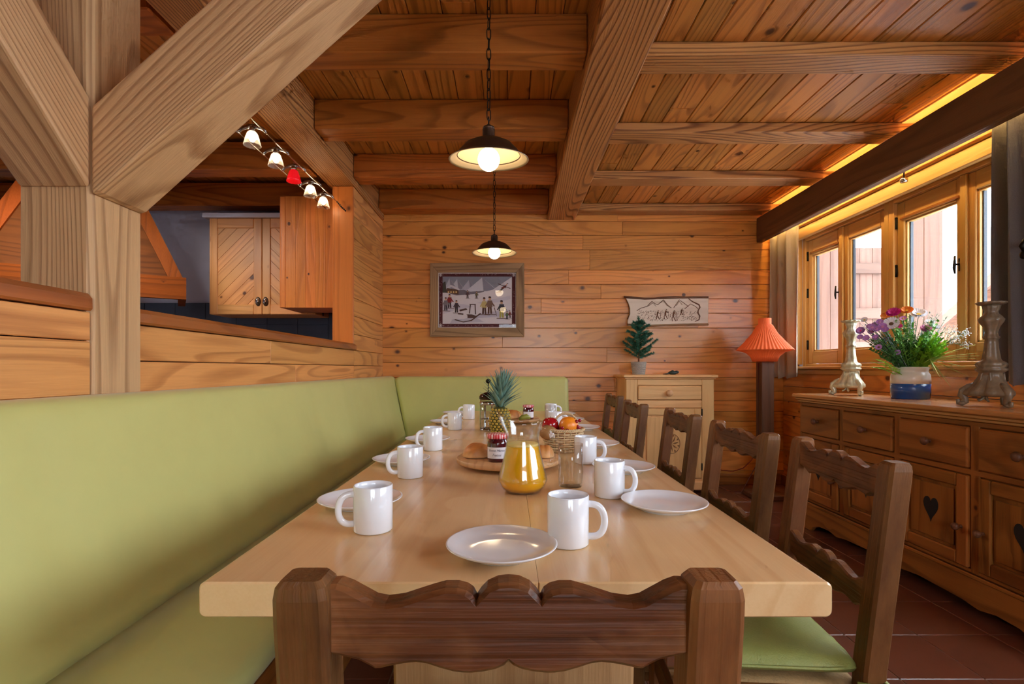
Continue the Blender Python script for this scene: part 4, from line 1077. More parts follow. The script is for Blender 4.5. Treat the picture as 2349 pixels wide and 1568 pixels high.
rnd = random.Random(4)
for i in range(230):
    cx_ = rnd.uniform(315, 1030); top_ = 385+.00016*(cx_-650)**2*.2; cy_ = rnd.uniform(top_, 505)
    if cy_ > 520-(.0002*(cx_-650)**2): continue
    line([(cx_, cy_), (cx_+rnd.uniform(5, 14), cy_-rnd.uniform(2, 12))], .0014)
local(m, pl).build('carving', W['lamp_post'], pl)['label'] = 'dark carved lines of mountains and climbers'

# ------------------------------------------------------------------ curtains
M_curt = plain('grey_curtain_cloth', (186, 170, 154), .9, noise_amt=.3, nscale=320, sheen=.2, bump=.4)
M_curt2 = plain('charcoal_curtain_cloth', (112, 106, 110), .9, noise_amt=.35, nscale=320, sheen=.2, bump=.4)
def curtain(label, y0, y1, z0, z1, mat, folds, ph=0, amp=.03):
    m = MB()
    def fn(u, v):
        y = y0+(y1-y0)*u; a = 2*PI*folds*u+ph
        return (2.47+amp*math.sin(a)*(1-.25*v)+.008*math.sin(a*2.3+v*3), y+.01*math.sin(a*2)+.012*v*math.sin(6*u), z1+(z0-z1)*v+.012*math.sin(a)*v)
    m.grid(fn, int(folds*22), 26)
    o = m.build('curtain', mat); s = o.modifiers.new('cloth thickness', 'SOLIDIFY'); s.thickness = .003
    tag(o, label, 'curtain'); o.name = 'curtain'
    return o
curtain('grey-brown curtain hanging at the far end of the window beside the orange lamp', 4.40, 4.80, 1.015, H+1.262, M_curt, 2.6, .8, .028)
curtain('dark charcoal curtain at the near end of the window, cut by the picture edge', 2.02, 2.60, 1.02, H+1.262, M_curt2, 4.2, 2.2, .04)
rod = MB(); rod.tube([(2.49, 1.9, H+1.275), (2.49, 4.82, H+1.275)], .008); tag(rod.build('curtain_rail', M_iron), 'dark curtain rail hidden behind the pelmet beam', 'curtain rail')
tb = MB(); tb.tube([(2.60, 2.345, 1.685), (2.40, 2.345, 1.685), (2.365, 2.345, 1.68), (2.35, 2.345, 1.655), (2.36, 2.345, 1.63)], [.008, .008, .012, .012, .007]); tb.ball((2.362, 2.345, 1.615), .018, (1, 1, 1.1), 12, 10)
tag(tb.build('curtain_holdback', M_iron), 'dark iron holdback hook poking out of the charcoal curtain at the picture edge', 'curtain hook')

# ------------------------------------------------------------------ floor lamp
M_shade = plain('coral_pleated_fabric', (240, 112, 58), .75, emit=(240, 90, 36), estr=.12, sub=.2, noise_amt=.05, nscale=30)
lp = (2.13, 4.36)
fl = thing('floor_lamp', 'floor lamp with a coral pleated shade on a square wooden post beside the curtain', 'floor lamp', (lp[0]+.05, lp[1], 0))
m = MB(); m.box(lp[0]-.0, lp[0]+.104, lp[1]-.052, lp[1]+.052, .045, 1.16, axis=2, c=.004); local(m, fl).build('post', W['lamp_post'], fl)
m = MB(); m.box(lp[0]-.09, lp[0]+.19, lp[1]-.14, lp[1]+.14, 0, .045, axis=0, c=.008); local(m, fl).build('base', W['lamp_post'], fl)
np_ = 44
zz = lambda v: (845-v)/F*4.36+H
pl_ = lambda a, j, z: 1+.022*math.cos(a*np_)*(1 if j not in (0, 1) else .4)
cxl = fl.location.x
m = MB(); T = RM(loc=(1752*0+cxl, lp[1], 0))
m.lathe([(.050, zz(730)), (.050, zz(743)), (.062, zz(746)), (.10, zz(765)), (.155, zz(783)), (.214, zz(800.5)), (.222, zz(802.5)), (.205, zz(803.5)), (.150, zz(808)), (.112, zz(817)), (.093, zz(829)), (.090, zz(828))], np_*6, T, mod=pl_, caps=False)
local(m, fl).build('lamp_shade', M_shade, fl)
m = MB(); m.tube([(lp[0]-.004, lp[1], 1.14), (lp[0]-.008, lp[1], .75), (lp[0]-.006, lp[1], .3), (lp[0]-.10, lp[1]+.1, .02), (1.95, 4.5, .012), (1.87, 4.80, .02), (1.87, 4.83, .45)], .0035, n=6); local(m, fl).build('cord', plain('brown_cord', (90, 40, 28), .6), fl)
m = MB()
pts = [pinned(1735, 1034, 4.33), pinned(1724, 1055, 4.5), pinned(1705, 1073, 4.62), pinned(1680, 1081, 4.7), pinned(1655, 1078, 4.76), pinned(1640, 1060, 4.82)]
m.tube(pts, .004, n=6); local(m, fl).build('cord', plain('red_cord', (150, 50, 36), .5), fl)

# ------------------------------------------------------------------ potted fir on the small cabinet
px_, pd = (1465-1167)/F*4.66, 4.66
M_fir = plain('fir_needles', (56, 118, 92), .6, noise_amt=.5, nscale=30)
M_wick = plain('grey_wicker', (186, 176, 164), .7, noise_amt=.3, nscale=60, bump=.4)
ft = thing('potted_fir', 'small artificial fir tree in a grey wicker pot on the small cabinet', 'plant', (px_, pd, ct))
m = MB()
rw = 12
for j in range(rw):
    z = .004+j*.0096; r = .050+.014*j/rw
    for ph in (0, 1):
        pts = []
        for i in range(73):
            a = 2*PI*i/72; pts.append(((r+.0035*math.cos(a*12+ph*PI+j*PI))*math.cos(a), (r+.0035*math.cos(a*12+ph*PI+j*PI))*math.sin(a), z+.003*math.sin(a*12+ph*PI)))
        m.tube(pts, .0042, n=5, cap=False)
m.lathe([(.0, .002), (.048, .002), (.058, .112), (.05, .112), (.0, .105)], 32)
m.build('pot', M_wick, ft)
m = MB(); m.tube([(0, 0, .10), (.004, 0, .3), (0, .004, .50)], [.007, .005, .002]); m.build('trunk', W['lamp_post'], ft)
m = MB(); rnd = random.Random(8)
def needles(m, a, b, r0, n, ln, rnd, w=.0016):
    a = Vector(a); b = Vector(b); d = (b-a)
    up = d.cross(Vector((0, 0, 1))).normalized() if abs(d.normalized().z) < .95 else Vector((1, 0, 0)); v2 = d.normalized().cross(up)
    for i in range(n):
        t = rnd.random(); p = a+d*t; an = rnd.uniform(0, 2*PI); q = (up*math.cos(an)+v2*math.sin(an)+d.normalized()*.7).normalized()*ln*rnd.uniform(.7, 1.1)
        s = q.cross(Vector((rnd.uniform(-1, 1), rnd.uniform(-1, 1), rnd.uniform(-1, 1)))).normalized()*w
        m.add([p-s, p+s, p+q], [(0, 1, 2)], tint=0, goff=(0, 0, 0))
for i in range(46):
    t = i/46; z = .15+.33*t; L_ = (.155*(1-t)**.75+.03)*rnd.uniform(.75, 1.1); a = i*2.4+rnd.uniform(-.3, .3)
    b = (math.cos(a)*L_, math.sin(a)*L_, z+L_*rnd.uniform(.25, .75))
    m.tube([(0, 0, z), b], .0025, n=4); needles(m, (0, 0, z+.0), b, 0, int(90+1200*L_), .026, rnd, .0024)
needles(m, (0, 0, .42), (0, .004, .53), 0, 130, .026, rnd, .0024)
m.build('foliage', M_fir, ft)
# small dark ornament
m = MB(); hx = (1543-1167)/F*4.6
m.ball((hx, 4.6, ct+.016), .032, (1.3, .9, .55), 16, 10); m.ball((hx+.035, 4.6, ct+.022), .018, (1.2, 1, .8), 12, 8); m.tube([(hx-.03, 4.6, ct+.012), (hx-.06, 4.58, ct+.006), (hx-.085, 4.6, ct+.005)], [.01, .006, .003]); m.ball((hx, 4.6, ct+.03), .014, (1, 1, .8), 10, 8)
tag(m.build('small_ornament', plain('dark_green_stone', (46, 58, 52), .4)), 'small dark green figurine lying on top of the small cabinet', 'ornament')

# ------------------------------------------------------------------ outdoors beyond the windows
def shutter(name, label, x0, x1, y, z0, z1, rails):
    root = thing(name, label, 'shutter', ((x0+x1)/2, y, z0))
    m = MB(); n = max(2, int((x1-x0)/.11))
    for i in range(n): m.box(x0+(x1-x0)*i/n, x0+(x1-x0)*(i+1)/n, y, y+.03, z0, z1, axis=2, c=.004)
    local(m, root).build('boards', W['shutter'], root)
    if x0 > 2.9:
        m = MB(); m.box(2.801, x0, y+.005, y+.025, z0+.3, z0+.34, c=.003); m.box(2.801, x0, y+.005, y+.025, z1-.3, z1-.26, c=.003); local(m, root).build('shutter_stay', M_iron, root)
    for zr in rails:
        m = MB(); m.box(x0+.02, x1-.02, y-.028, y-.001, zr-.05, zr+.05, axis=0, c=.004); local(m, root).build('rail', W['shutter'], root)
shutter('window_shutter', 'open wooden shutter seen through the far left window pane', 2.801, 3.0, 4.62, 1.1, 2.3, [])
shutter('window_shutter', 'open shutter with horizontal battens seen through the second window pane', 3.12, 3.60, 4.9, 1.1, 2.25, (1.30, 1.62, 2.05))
shutter('window_shutter', 'open plain board shutter seen through the third window pane', 2.801, 3.07, 3.62, 1.0, 2.32, [])
# wall outside and eaves post
# neighbouring chalet roof far away
nb_ = thing('neighbour_chalet', 'neighbouring timber chalet with a snow-edged slate roof outside the window', 'house', (13, 11.5, 0))
W['gable'] = wood('chalet_gable', (140, 96, 70), (86, 54, 38), knots=0, rough=.7)
def hpt(px, py, d): return Vector(pinned(px, py, d))
A_ = hpt(2400, 520, 11.0); B_ = hpt(2140, 745, 13.5)
dv = (B_-A_); back = Vector((5, 5.5, 2.2))
m = MB()
def slabq(mb, p, q, r, s, th, mat=0):
    P4 = [p, q, r, s]; nn = (q-p).cross(s-p).normalized()*th
    vs = P4+[x+nn for x in P4]
    mb.add(vs, [(0, 1, 2, 3), (7, 6, 5, 4), (0, 4, 5, 1), (1, 5, 6, 2), (2, 6, 7, 3), (3, 7, 4, 0)], [((v-p).dot((q-p).normalized()), (v-p).dot((s-p).normalized()), 0) for v in vs], mat)
slabq(m, A_, B_, B_+back, A_+back, -.18); local(m, nb_).build('roof', plain('snowy_slate', (176, 182, 188), .6, noise_amt=.5, nscale=3), nb_)
m = MB()
for i in range(26):
    p = A_+dv*i/26; q = A_+dv*(i+.9)/26; slabq(m, p+Vector((-.02, -.02, .20)), q+Vector((-.02, -.02, .16)), q+back*.07+Vector((0, 0, .2)), p+back*.07+Vector((0, 0, .24)), .05)
local(m, nb_).build('roof_slates', plain('roof_slates', (92, 100, 108), .5, noise_amt=.5, nscale=5), nb_)
m = MB(); C_ = Vector((B_.x, B_.y, -2)); D_ = Vector((A_.x, A_.y, -2)); off = Vector((.35, .35, 0))
slabq(m, A_+off-Vector((0, 0, .05)), B_+off-Vector((0, 0, .05)), C_+off, D_+off, -.1)
local(m, nb_).build('gable_wall', W['gable'], nb_)
m = MB(); slabq(m, A_-Vector((0, 0, .02)), B_-Vector((0, 0, .02)), B_-Vector((0, 0, .3)), A_-Vector((0, 0, .3)), .08); local(m, nb_).build('barge_board', W['shutter'], nb_)
m = MB(); m.box(3.5, 60, -40, 60, -3.1, -3.0); tag(m.build('ground', plain('snowy_ground', (225, 228, 235), .9)), kind='structure')
# ------------------------------------------------------------------ tableware
TZ = .75
def make_mug():
    root = thing('mug', '', 'mug', (0, 0, 0), group='white mugs set along the table')
    m = MB(); r = .0408; h = .0975
    m.lathe([(0, .0015), (r-.006, .0015), (r-.005, 0), (r-.002, .001), (r, .004), (r, .05), (r, h-.002), (r-.0012, h), (r-.003, h-.001), (r-.0035, h-.01), (r-.0035, .012), (r-.008, .007), (0, .006)], 48)
    m.build('body', M_white, root)
    m = MB(); pts = []
    for i in range(25):
        t = -PI/2+PI*i/24; pts.append((r-.003+.033*max(0, math.cos(t))**.62, 0, .049+.0315*math.sin(t)))
    m.tube(pts, .0052, n=10, flat=1.35); m.build('handle', M_white, root)
    return root
def make_plate():
    root = MB(); r = .104
    root.lathe([(0, .003), (.058, .003), (.060, 0), (.063, 0), (.065, .004), (.085, .010), (r-.001, .0195), (r, .021), (r-.001, .0222), (r-.004, .0218), (.086, .0145), (.068, .0095), (.05, .0085), (0, .008)], 72)
    o = root.build('plate', M_white); return o
def at(px, d): return ((px-1167)/F*d, d)
mug0 = make_mug(); first = [True]
mugs = [  # px, distance, handle direction (deg), label
 (856, 1.092, 200, 'nearest white mug on the bench side, handle to the left, in front of a plate'),
 (941, 1.629, 205, 'second white mug from the camera on the bench side'),
 (993, 2.17, 205, 'third white mug from the camera on the bench side'),
 (1043, 2.896, 195, 'fourth white mug from the camera on the bench side, on the far table'),
 (1075.5, 3.5, 190, 'farthest white mug on the bench side, left of the french press'),
 (1303, 1.0075, -12, 'nearest white mug on the right, beside the end place plate, handle to the right'),
 (1398, 1.384, -30, 'white mug to the right of the empty tumbler on the chair side'),
 (1343, 1.87, -18, 'white mug just behind the empty tumbler on the chair side'),
 (1273, 2.93, 0, 'white mug behind the fruit basket on the far table'),
 (1264, 3.6, 0, 'farthest white mug on the chair side, behind the far tumbler')]
for px, d, a, lab in mugs:
    x, y = at(px, d)
    if first[0]: mug0.location = (x, y, TZ); mug0.rotation_euler = (0, 0, R(a)); mug0['label'] = lab; first[0] = False
    else: dup(mug0, (x, y, TZ), R(a), lab)
plate0 = make_plate(); tag(plate0, '', 'plate', 'white plates set along the table')
plates = [(1151, .955, 'nearest white plate, laid at the end place in front of the foreground chair'), (1523, 1.262, 'white plate at the nearest place on the chair side, right of the mugs'),
 (827, 1.29, 'white plate behind the nearest mug on the bench side'), (921, 1.865, 'white plate behind the second mug on the bench side'), (981, 2.40, 'white plate behind the third mug on the bench side'),
 (1024, 3.2, 'white plate behind the fourth mug on the bench side'), (1046, 3.83, 'farthest white plate on the bench side'),
 (1430, 1.72, 'second white plate from the camera on the chair side'), (1366, 2.26, 'third white plate from the camera on the chair side'), (1334, 2.88, 'fourth white plate from the camera on the chair side'),
 (1304, 3.34, 'fifth white plate from the camera on the chair side'), (1288, 3.75, 'farthest white plate on the chair side')]
for i, (px, d, lab) in enumerate(plates):
    x, y = at(px, d); o = plate0 if i == 0 else plate0.copy()
    if i: col.objects.link(o)
    o.location = (x, y, TZ); o['label'] = lab

# serving boards
def round_board(x, y, r, label):
    root = thing('serving_board', label, 'board', (x, y, TZ))
    m = MB(); m.lathe([(0, .012), (r-.004, .012), (r, .016), (r, .026), (r-.004, .030), (0, .030)], 72); m.build('top', W['board'], root)
    m = MB(); m.lathe([(0, 0), (r*.55, 0), (r*.55, .0115), (0, .0115)], 32); m.build('foot', W['board'], root)
bx, by = .0, 1.835; BZ = TZ+.030
round_board(bx, by, .186, 'round wooden serving board under the bread and jam jar on the near table')
round_board(.03, 3.28, .17, 'round wooden serving board on the far table behind the pineapple')

# juice jug
jx, jy = at(1199, 1.436)
jug = thing('juice_jug', 'glass carafe of orange juice standing in front of the serving board', 'jug', (jx, jy, TZ))
op = [(0.0, .001), (.046, .001), (.052, .004), (.062, .018), (.0685, .032), (.0690, .036), (.0665, .048), (.060, .072), (.0535, .098), (.0485, .122), (.0455, .142), (.0450, .150), (.0462, .157), (.0500, .174), (.0545, .188), (.0580, .197)]
def spout(a, j, z):
    t = max(0, (z-.150)/.047); return 1+.30*t*math.exp(-((a-PI)/.42)**2)
def zsp(mb, z0=.15):
    mb.v = [(x, y, z+.014*max(0, (z-z0)/.047)**1.5*max(0, -x/.05)**2.0) for x, y, z in mb.v]; return mb
m = MB(); m.lathe(op+[(.0568, .197)]+[(max(r-.0022, 0), z+.0012) for r, z in op[::-1][1:-1]]+[(0, .0055)], 72, mod=spout); zsp(m); m.build('glass_body', M_cglass, jug)
m = MB(); jp = [(r-.0026, z) for r, z in op[1:10] ]
m.lathe([(0, .006)]+[(.044, .006)]+[(max(r, .01), max(z, .007)) for r, z in jp[1:]]+[(.0452, .127), (.0446, .1285), (0, .1285)], 64); m.build('juice', M_juice, jug)
m = MB(); m.lathe([(0, .1287), (.0442, .1287), (.0440, .134), (.041, .1365), (.02, .1375), (0, .137)], 48); m.build('foam', M_foam, jug)
m = MB(); m.tube([(.0505, -.01, .176), (.066, -.014, .180), (.078, -.017, .170), (.083, -.018, .150), (.0835, -.018, .12), (.0825, -.018, .095), (.080, -.018, .082)], [.006, .0065, .0065, .0065, .006, .0055, .006], n=10, flat=1.3)
m.tube([(.080, -.018, .082), (.074, -.016, .078), (.058, -.011, .083)], [.0055, .005, .0045], n=10); m.build('handle', M_cglass, jug)
def tumbler(px, d, label, r=.0355, h=.125):
    x, y = at(px, d); m = MB()
    fl = lambda a, j, z: 1+.012*math.cos(a*12)*(1 if z < h*.62 else 0)
    m.lathe([(0, .0), (r-.004, 0), (r-.001, .004), (r, .01), (r, h*.6), (r, h), (r-.0015, h), (r-.0018, .012), (r-.007, .008), (0, .007)], 72, mod=fl)
    return tag(m.build('tumbler', M_cglass, loc=(x, y, TZ)), label, 'glass', 'clear tumblers')
tumbler(1309, 1.50, 'empty clear tumbler with fluted base standing right of the juice jug')
tumbler(1262, 3.22, 'clear tumbler on the far table in front of the farthest mug', .034, .115)

# jam jars
M_jam = plain('dark_red_jam', (74, 10, 22), .12, coat=.8); M_label = plain('paper_label', (236, 232, 238), .7); M_ink = plain('label_ink', (52, 50, 90), .6)
def ging():
    m, n, l, p = newmat('red_gingham')
    t = n.new('ShaderNodeTexCoord'); s = n.new('ShaderNodeSeparateXYZ'); l.new(t.outputs['Object'], s.inputs[0])
    def st(o): return math_n(n, l, 'GREATER_THAN', math_n(n, l, 'FRACT', math_n(n, l, 'MULTIPLY', o, 115)), .5)
    f = math_n(n, l, 'MULTIPLY', math_n(n, l, 'ADD', st(s.outputs[0]), st(s.outputs[1])), .5)
    l.new(ramp(n, l, f, [(0, srgb((240, 222, 222))), (.5, srgb((222, 110, 116))), (1, srgb((196, 22, 36)))]), p.inputs['Base Color']); p.inputs['Roughness'].default_value = .3; return m
M_ging = ging()
def jam(x, y, z, label, text=True, s=1.0, rot=0):
    root = thing('jam_jar', label, 'jar', (x, y, z), rot, 'jam jars with red checked lids')
    r = .0355*s; h = .094*s
    m = MB(); m.lathe([(0, 0), (r-.005, 0), (r-.001, .004), (r, .012), (r, h*.66), (r-.001, h*.72), (r-.005, h*.79), (r-.006, h*.84), (0, h*.84)], 40); m.build('jar_glass', M_jam, root)
    m = MB(); fac = lambda a, j, zz_: 1+.012*math.cos(a*24)
    m.lathe([(r-.004, h*.83), (r+.0005, h*.835), (r+.001, h*.97), (r-.003, h), (0, h*1.0)], 96, mod=fac); m.build('lid', M_ging, root)
    m = MB(); rr2 = r+.0006; n = 40; a0, a1 = -PI/2-1.15, -PI/2+1.15
    m.grid(lambda u, v: (rr2*math.cos(a0+(a1-a0)*u), rr2*math.sin(a0+(a1-a0)*u), h*(.14+.40*v)), n, 2); lb_ = m.build('label', M_label, root)
    if text:
        for tx, zc_, sz in (('Bonne Maman', .39, .0112), ('Fraises', .23, .0118)):
            cu = bpy.data.curves.new('t', 'FONT'); cu.body = tx; cu.size = sz; cu.align_x = 'CENTER'; cu.shear = .35; cu.resolution_u = 3
            to = bpy.data.objects.new('t', cu); col.objects.link(to); dg = bpy.context.evaluated_depsgraph_get(); dg.update()
            me = bpy.data.meshes.new_from_object(to.evaluated_get(dg)); bpy.data.objects.remove(to)
            q = MB(); vs = []
            for v in me.vertices:
                a = -PI/2+v.co.x/rr2*.92; vs.append(((rr2+.0003)*math.cos(a), (rr2+.0003)*math.sin(a), h*zc_+v.co.y))
            q.add(vs, [tuple(p.vertices) for p in me.polygons]); q.build('lettering', M_ink, lb_); bpy.data.meshes.remove(me)
    return root
jam((1141.5-1167)/F*1.742, 1.742, BZ, 'jam jar with a red checked lid and lettered label on the near serving board', rot=R(-4))
jam((1212-1167)/F*3.18, 3.18, BZ, 'dark jam jar with a checked lid on the far serving board', False, .95)

# bread
def crust():
    m, n, l, p = newmat('bread_crust'); t = n.new('ShaderNodeTexCoord'); s = n.new('ShaderNodeSeparateXYZ'); l.new(t.outputs['Object'], s.inputs[0])
    nn = noise_n(n, l, t.outputs['Object'], 30, 4, .6)
    f = math_n(n, l, 'ADD', math_n(n, l, 'MULTIPLY', s.outputs[2], 17), math_n(n, l, 'MULTIPLY', math_n(n, l, 'SUBTRACT', nn, .5), .9))
    l.new(ramp(n, l, f, [(.05, srgb((226, 170, 110))), (.5, srgb((206, 134, 66))), (1, srgb((180, 100, 40)))]), p.inputs['Base Color']); p.inputs['Roughness'].default_value = .5
    b = n.new('ShaderNodeBump'); b.inputs['Strength'].default_value = .4; b.inputs['Distance'].default_value = .003; l.new(nn, b.inputs['Height']); l.new(b.outputs[0], p.inputs['Normal']); return m
M_crust = crust(); M_crumb = plain('bread_crumb', (240, 222, 196), .9, noise_amt=.15, nscale=200, bump=.5)
def roll(x, y, z, L_, w, h, rz, label):
    m = MB()
    def fn(u, v):
        a = 2*PI*u; ph = PI*v; ca = math.sin(ph)**.8
        x_ = L_*ca*math.cos(a); y_ = w*ca*math.sin(a); z_ = -math.cos(ph); z_ = h*(z_ if z_ > 0 else z_*.12)+h*.12
        k = 1+.05*noise.noise(Vector((x_*30, y_*30, z_*30+L_*100)))
        sp_ = -.004*math.exp(-(y_/.006)**2)*(1 if v > .6 else 0)
        return (x_*k, y_*k, z_*k+sp_)
    m.grid(fn, 48, 28, wrapu=True)
    return tag(m.build('bread_roll', M_crust, loc=(x, y, z), rotz=rz), label, 'bread', 'bread rolls')
roll((1096-1167)/F*1.815, 1.815, BZ, .054, .042, .046, R(20), 'round golden bread roll left of the jam jar on the near board')
roll((1190-1167)/F*3.22+.0-.045, 3.22, BZ, .06, .04, .05, R(60), 'bread roll on the far board directly behind the pineapple leaves')
roll(.025, 3.33, BZ, .065, .036, .042, R(-30), 'bread roll on the far board beside the farther jam jar')
roll(bx+.125, by-.015, BZ, .045, .036, .04, R(90), 'bread roll hidden behind the juice jug on the near board')

# french press
fx, fd = at(1120, 2.86)
fp = thing('french_press', 'glass french press with a dark metal lid left of the pineapple', 'coffee maker', (fx, fd, TZ), R(-20))
m = MB(); r = .046; m.lathe([(0, .008), (r-.003, .008), (r, .014), (r, .175), (r-.001, .175), (r-.0015, .016), (0, .012)], 48); m.build('beaker', M_cglass, fp)
m = MB(); m.lathe([(r+.002, 0), (r+.002, .012), (r-.004, .007), (0, .006)], 40)
for k in range(4):
    a = PI/4+k*PI/2; m.bar(((r+.0025)*math.cos(a), (r+.0025)*math.sin(a), .005), ((r+.0025)*math.cos(a), (r+.0025)*math.sin(a), .15), .01, .002, up=(math.cos(a), math.sin(a), 0), c=.0005)
m.lathe([(r+.0015, .142), (r+.003, .142), (r+.003, .158), (r+.0015, .158)], 40, closed=True); m.build('frame', M_chrome, fp)
m = MB(); m.lathe([(r+.002, .172), (r+.0045, .175), (r+.0045, .188), (r-.002, .200), (.02, .211), (.007, .214), (0, .214)], 40); m.build('lid', plain('dark_chrome', (70, 52, 44), .15, metal=.9), fp)
m = MB(); m.tube([(0, 0, .214), (0, 0, .268)], .003); m.ball((0, 0, .274), .0145, (1, 1, .9), 16, 12); m.build('plunger', M_iron, fp)
m = MB(); m.tube([(r+.003, 0, .152), (r+.03, 0, .155), (r+.042, 0, .13), (r+.04, 0, .07), (r+.028, 0, .035), (r+.003, 0, .03)], [.005, .008, .009, .009, .008, .005], n=10); m.build('handle', M_iron, fp)
m = MB(); m.lathe([(r-.003, .062), (r-.003, .068), (0, .07)], 32); m.build('filter', M_steel, fp)

# pineapple
pp, pd_ = at(1147, 2.71)
pa = thing('pineapple', 'whole pineapple with a tall blue-green crown standing on the far table', 'fruit', (pp, pd_, TZ))
M_pine = plain('pineapple_skin', (84, 78, 26), .5, noise_amt=.6, nscale=45); M_pine2 = plain('pineapple_eye', (190, 160, 62), .5, noise_amt=.5, nscale=80); M_leaf = plain('pineapple_leaf', (116, 148, 132), .45, noise_amt=.35, nscale=14)
m = MB(); m.lathe([(0, 0), (.03, .002), (.048, .02), (.0555, .05), (.056, .08), (.05, .112), (.036, .134), (.014, .144), (0, .145)], 40); bd_ = m.build('body', M_pine, pa)
m = MB()
for j in range(9):
    z = .014+j*.0142; rr2 = .0555*math.sin(PI*min(max((z+.018)/.175, 0), 1))**.38
    n = 15
    for i in range(n):
        a = 2*PI*(i+.5*(j % 2))/n; c_ = Vector((rr2*math.cos(a), rr2*math.sin(a), z)); o = Vector((math.cos(a), math.sin(a), 0)); t = Vector((-math.sin(a), math.cos(a), 0)); u = Vector((0, 0, 1))
        w, h = PI*rr2/n*.86, .0078
        ring = [c_+t*w*math.cos(q)+u*h*math.sin(q)-o*.001 for q in [2*PI*k/6 for k in range(6)]]; ring2 = [c_+(p-c_)*.55+o*.005 for p in ring]
        m.add(ring+ring2+[c_+o*.0055+u*.003], [(k, (k+1) % 6, 6+(k+1) % 6, 6+k) for k in range(6)]+[(6+k, 6+(k+1) % 6, 12) for k in range(6)], smooth=False)
m.build('eyes', M_pine2, bd_)
cr_ = MB(); rnd = random.Random(5)
def blade(mb, base, d0, L_, w, bend, fold=.25, nseg=7, mat=0):
    """a folded strap leaf that starts along d0 and bends outward"""
    base = Vector(base); d = Vector(d0).normalized(); out = Vector((d.x, d.y, 0)); out = out.normalized() if out.length > 1e-3 else Vector((1, 0, 0))
    side = d.cross(Vector((0, 0, 1))); side = side.normalized() if side.length > 1e-3 else Vector((1, 0, 0))
    p = base.copy(); vs = []
    for i in range(nseg+1):
        t = i/nseg; ww = w*(1-t**1.6)*(.75+.5*math.sin(PI*min(1, t*1.3))) if i < nseg else 0.0002
        nrm_ = side.cross(d).normalized()
        vs += [p-side*ww+nrm_*ww*fold, p.copy(), p+side*ww+nrm_*ww*fold]
        d = (d+(out*bend+Vector((0, 0, -bend*.5)))/nseg).normalized(); p = p+d*L_/nseg
    fs = []
    for i in range(nseg): fs += [(i*3, i*3+1, i*3+4, i*3+3), (i*3+1, i*3+2, i*3+5, i*3+4)]
    mb.add(vs, fs, smooth=True, mat=mat)
for i in range(66):
    t = i/66; a = i*2.4; z = .134+.115*t; tilt = .62*(1-t)**.8*(.75+.35*rnd.random())+.07
    L_ = .055+.075*math.sin(PI*(.25+.6*t)); r_ = .016*(1-t*.7)
    blade(cr_, (r_*math.cos(a)+.02*t, r_*math.sin(a), z), (math.cos(a)*math.sin(tilt)+.1, math.sin(a)*math.sin(tilt), math.cos(tilt)), L_*1.08, .0115, .42*(1-t)+.06, .35)
o = cr_.build('crown', M_leaf, pa); s_ = o.modifiers.new('leaf thickness', 'SOLIDIFY'); s_.thickness = .0012

# fruit basket
kx, kd = at(1290, 2.14)
bk = thing('fruit_basket', 'small round wicker basket holding fruit behind the tumbler', 'basket', (kx, kd, TZ+.0008))
M_wk = plain('pale_wicker', (214, 182, 138), .6, noise_amt=.25, nscale=50)
m = MB(); nst = 20
for j in range(9):
    z = .008+j*.0098; r_ = .062+.024*(j/8)**.8
    pts = []
    for i in range(121):
        a = 2*PI*i/120; q = r_+.0032*math.cos(a*nst/2+(j % 2)*PI); pts.append((q*math.cos(a), q*math.sin(a), z))
    m.tube(pts, .0038, n=6, cap=False)
for i in range(nst):
    a = 2*PI*i/nst; m.tube([(.06*math.cos(a), .06*math.sin(a), .002), (.075*math.cos(a), .075*math.sin(a), .05), (.087*math.cos(a), .087*math.sin(a), .09)], .0028, n=5)
m.lathe([(0, .001), (.062, .001), (.062, .006), (0, .006)], 32); m.build('weave', M_wk, bk)
m = MB()
for ph in (0, 2.1, 4.2):
    m.tube([((.088+.004*math.cos(a*22+ph))*math.cos(a), (.088+.004*math.cos(a*22+ph))*math.sin(a), .092+.004*math.sin(a*22+ph)) for a in [2*PI*i/200 for i in range(201)]], .003, n=5, cap=False)
m.build('rim', M_wk, bk)
m = MB()
for ph in (0, 2.1, 4.2):
    m.tube([(.052*math.cos(t)+.022, .066+.0035*math.cos(t*18+ph), .095+.055*math.sin(t)+.0035*math.sin(t*18+ph)) for t in [PI*i/60 for i in range(61)]], .003, n=5)
m.build('handle', M_wk, bk)
KB = TZ
def fruit(name, cat, label, px, py, d, r, mat, sc_=(1, 1, 1), stem=True, dimple=.12, rest=None):
    x, y, z = pinned(px, py, d)
    root = thing(name, label, cat, (x, y, z-r*sc_[2]*.9))
    m = MB()
    prof = []
    for i in range(21):
        t = PI*i/20; rr2 = r*sc_[0]*math.sin(t); zz_ = -r*sc_[2]*math.cos(t)*(1-dimple*math.exp(-(math.sin(t)/.35)**2))
        prof.append((max(rr2, .0), zz_+r*sc_[2]*.9))
    m.lathe(prof, 32); b = m.build('flesh', mat, root)
    if stem: m = MB(); m.tube([(0, 0, r*1.62*sc_[2]), (.002, 0, r*1.95*sc_[2])], [.0018, .0012], n=6); m.build('stem', W['lamp_post'], root)
    return root
M_orange = plain('orange_peel', (250, 142, 24), .35, noise_amt=.08, nscale=300, bump=.35, coat=.2); M_apple = plain('red_apple_skin', (176, 20, 30), .15, noise_amt=.45, nscale=16, coat=.5); M_kiwi = plain('brown_pear_skin', (168, 120, 70), .6, noise_amt=.3, nscale=120, bump=.3); M_berry = plain('red_currant', (150, 8, 26), .1, coat=.6)
fruit('orange', 'fruit', 'orange resting on the right side of the fruit basket', 1304, 976, 2.15, .040, M_orange, stem=False, dimple=.05)
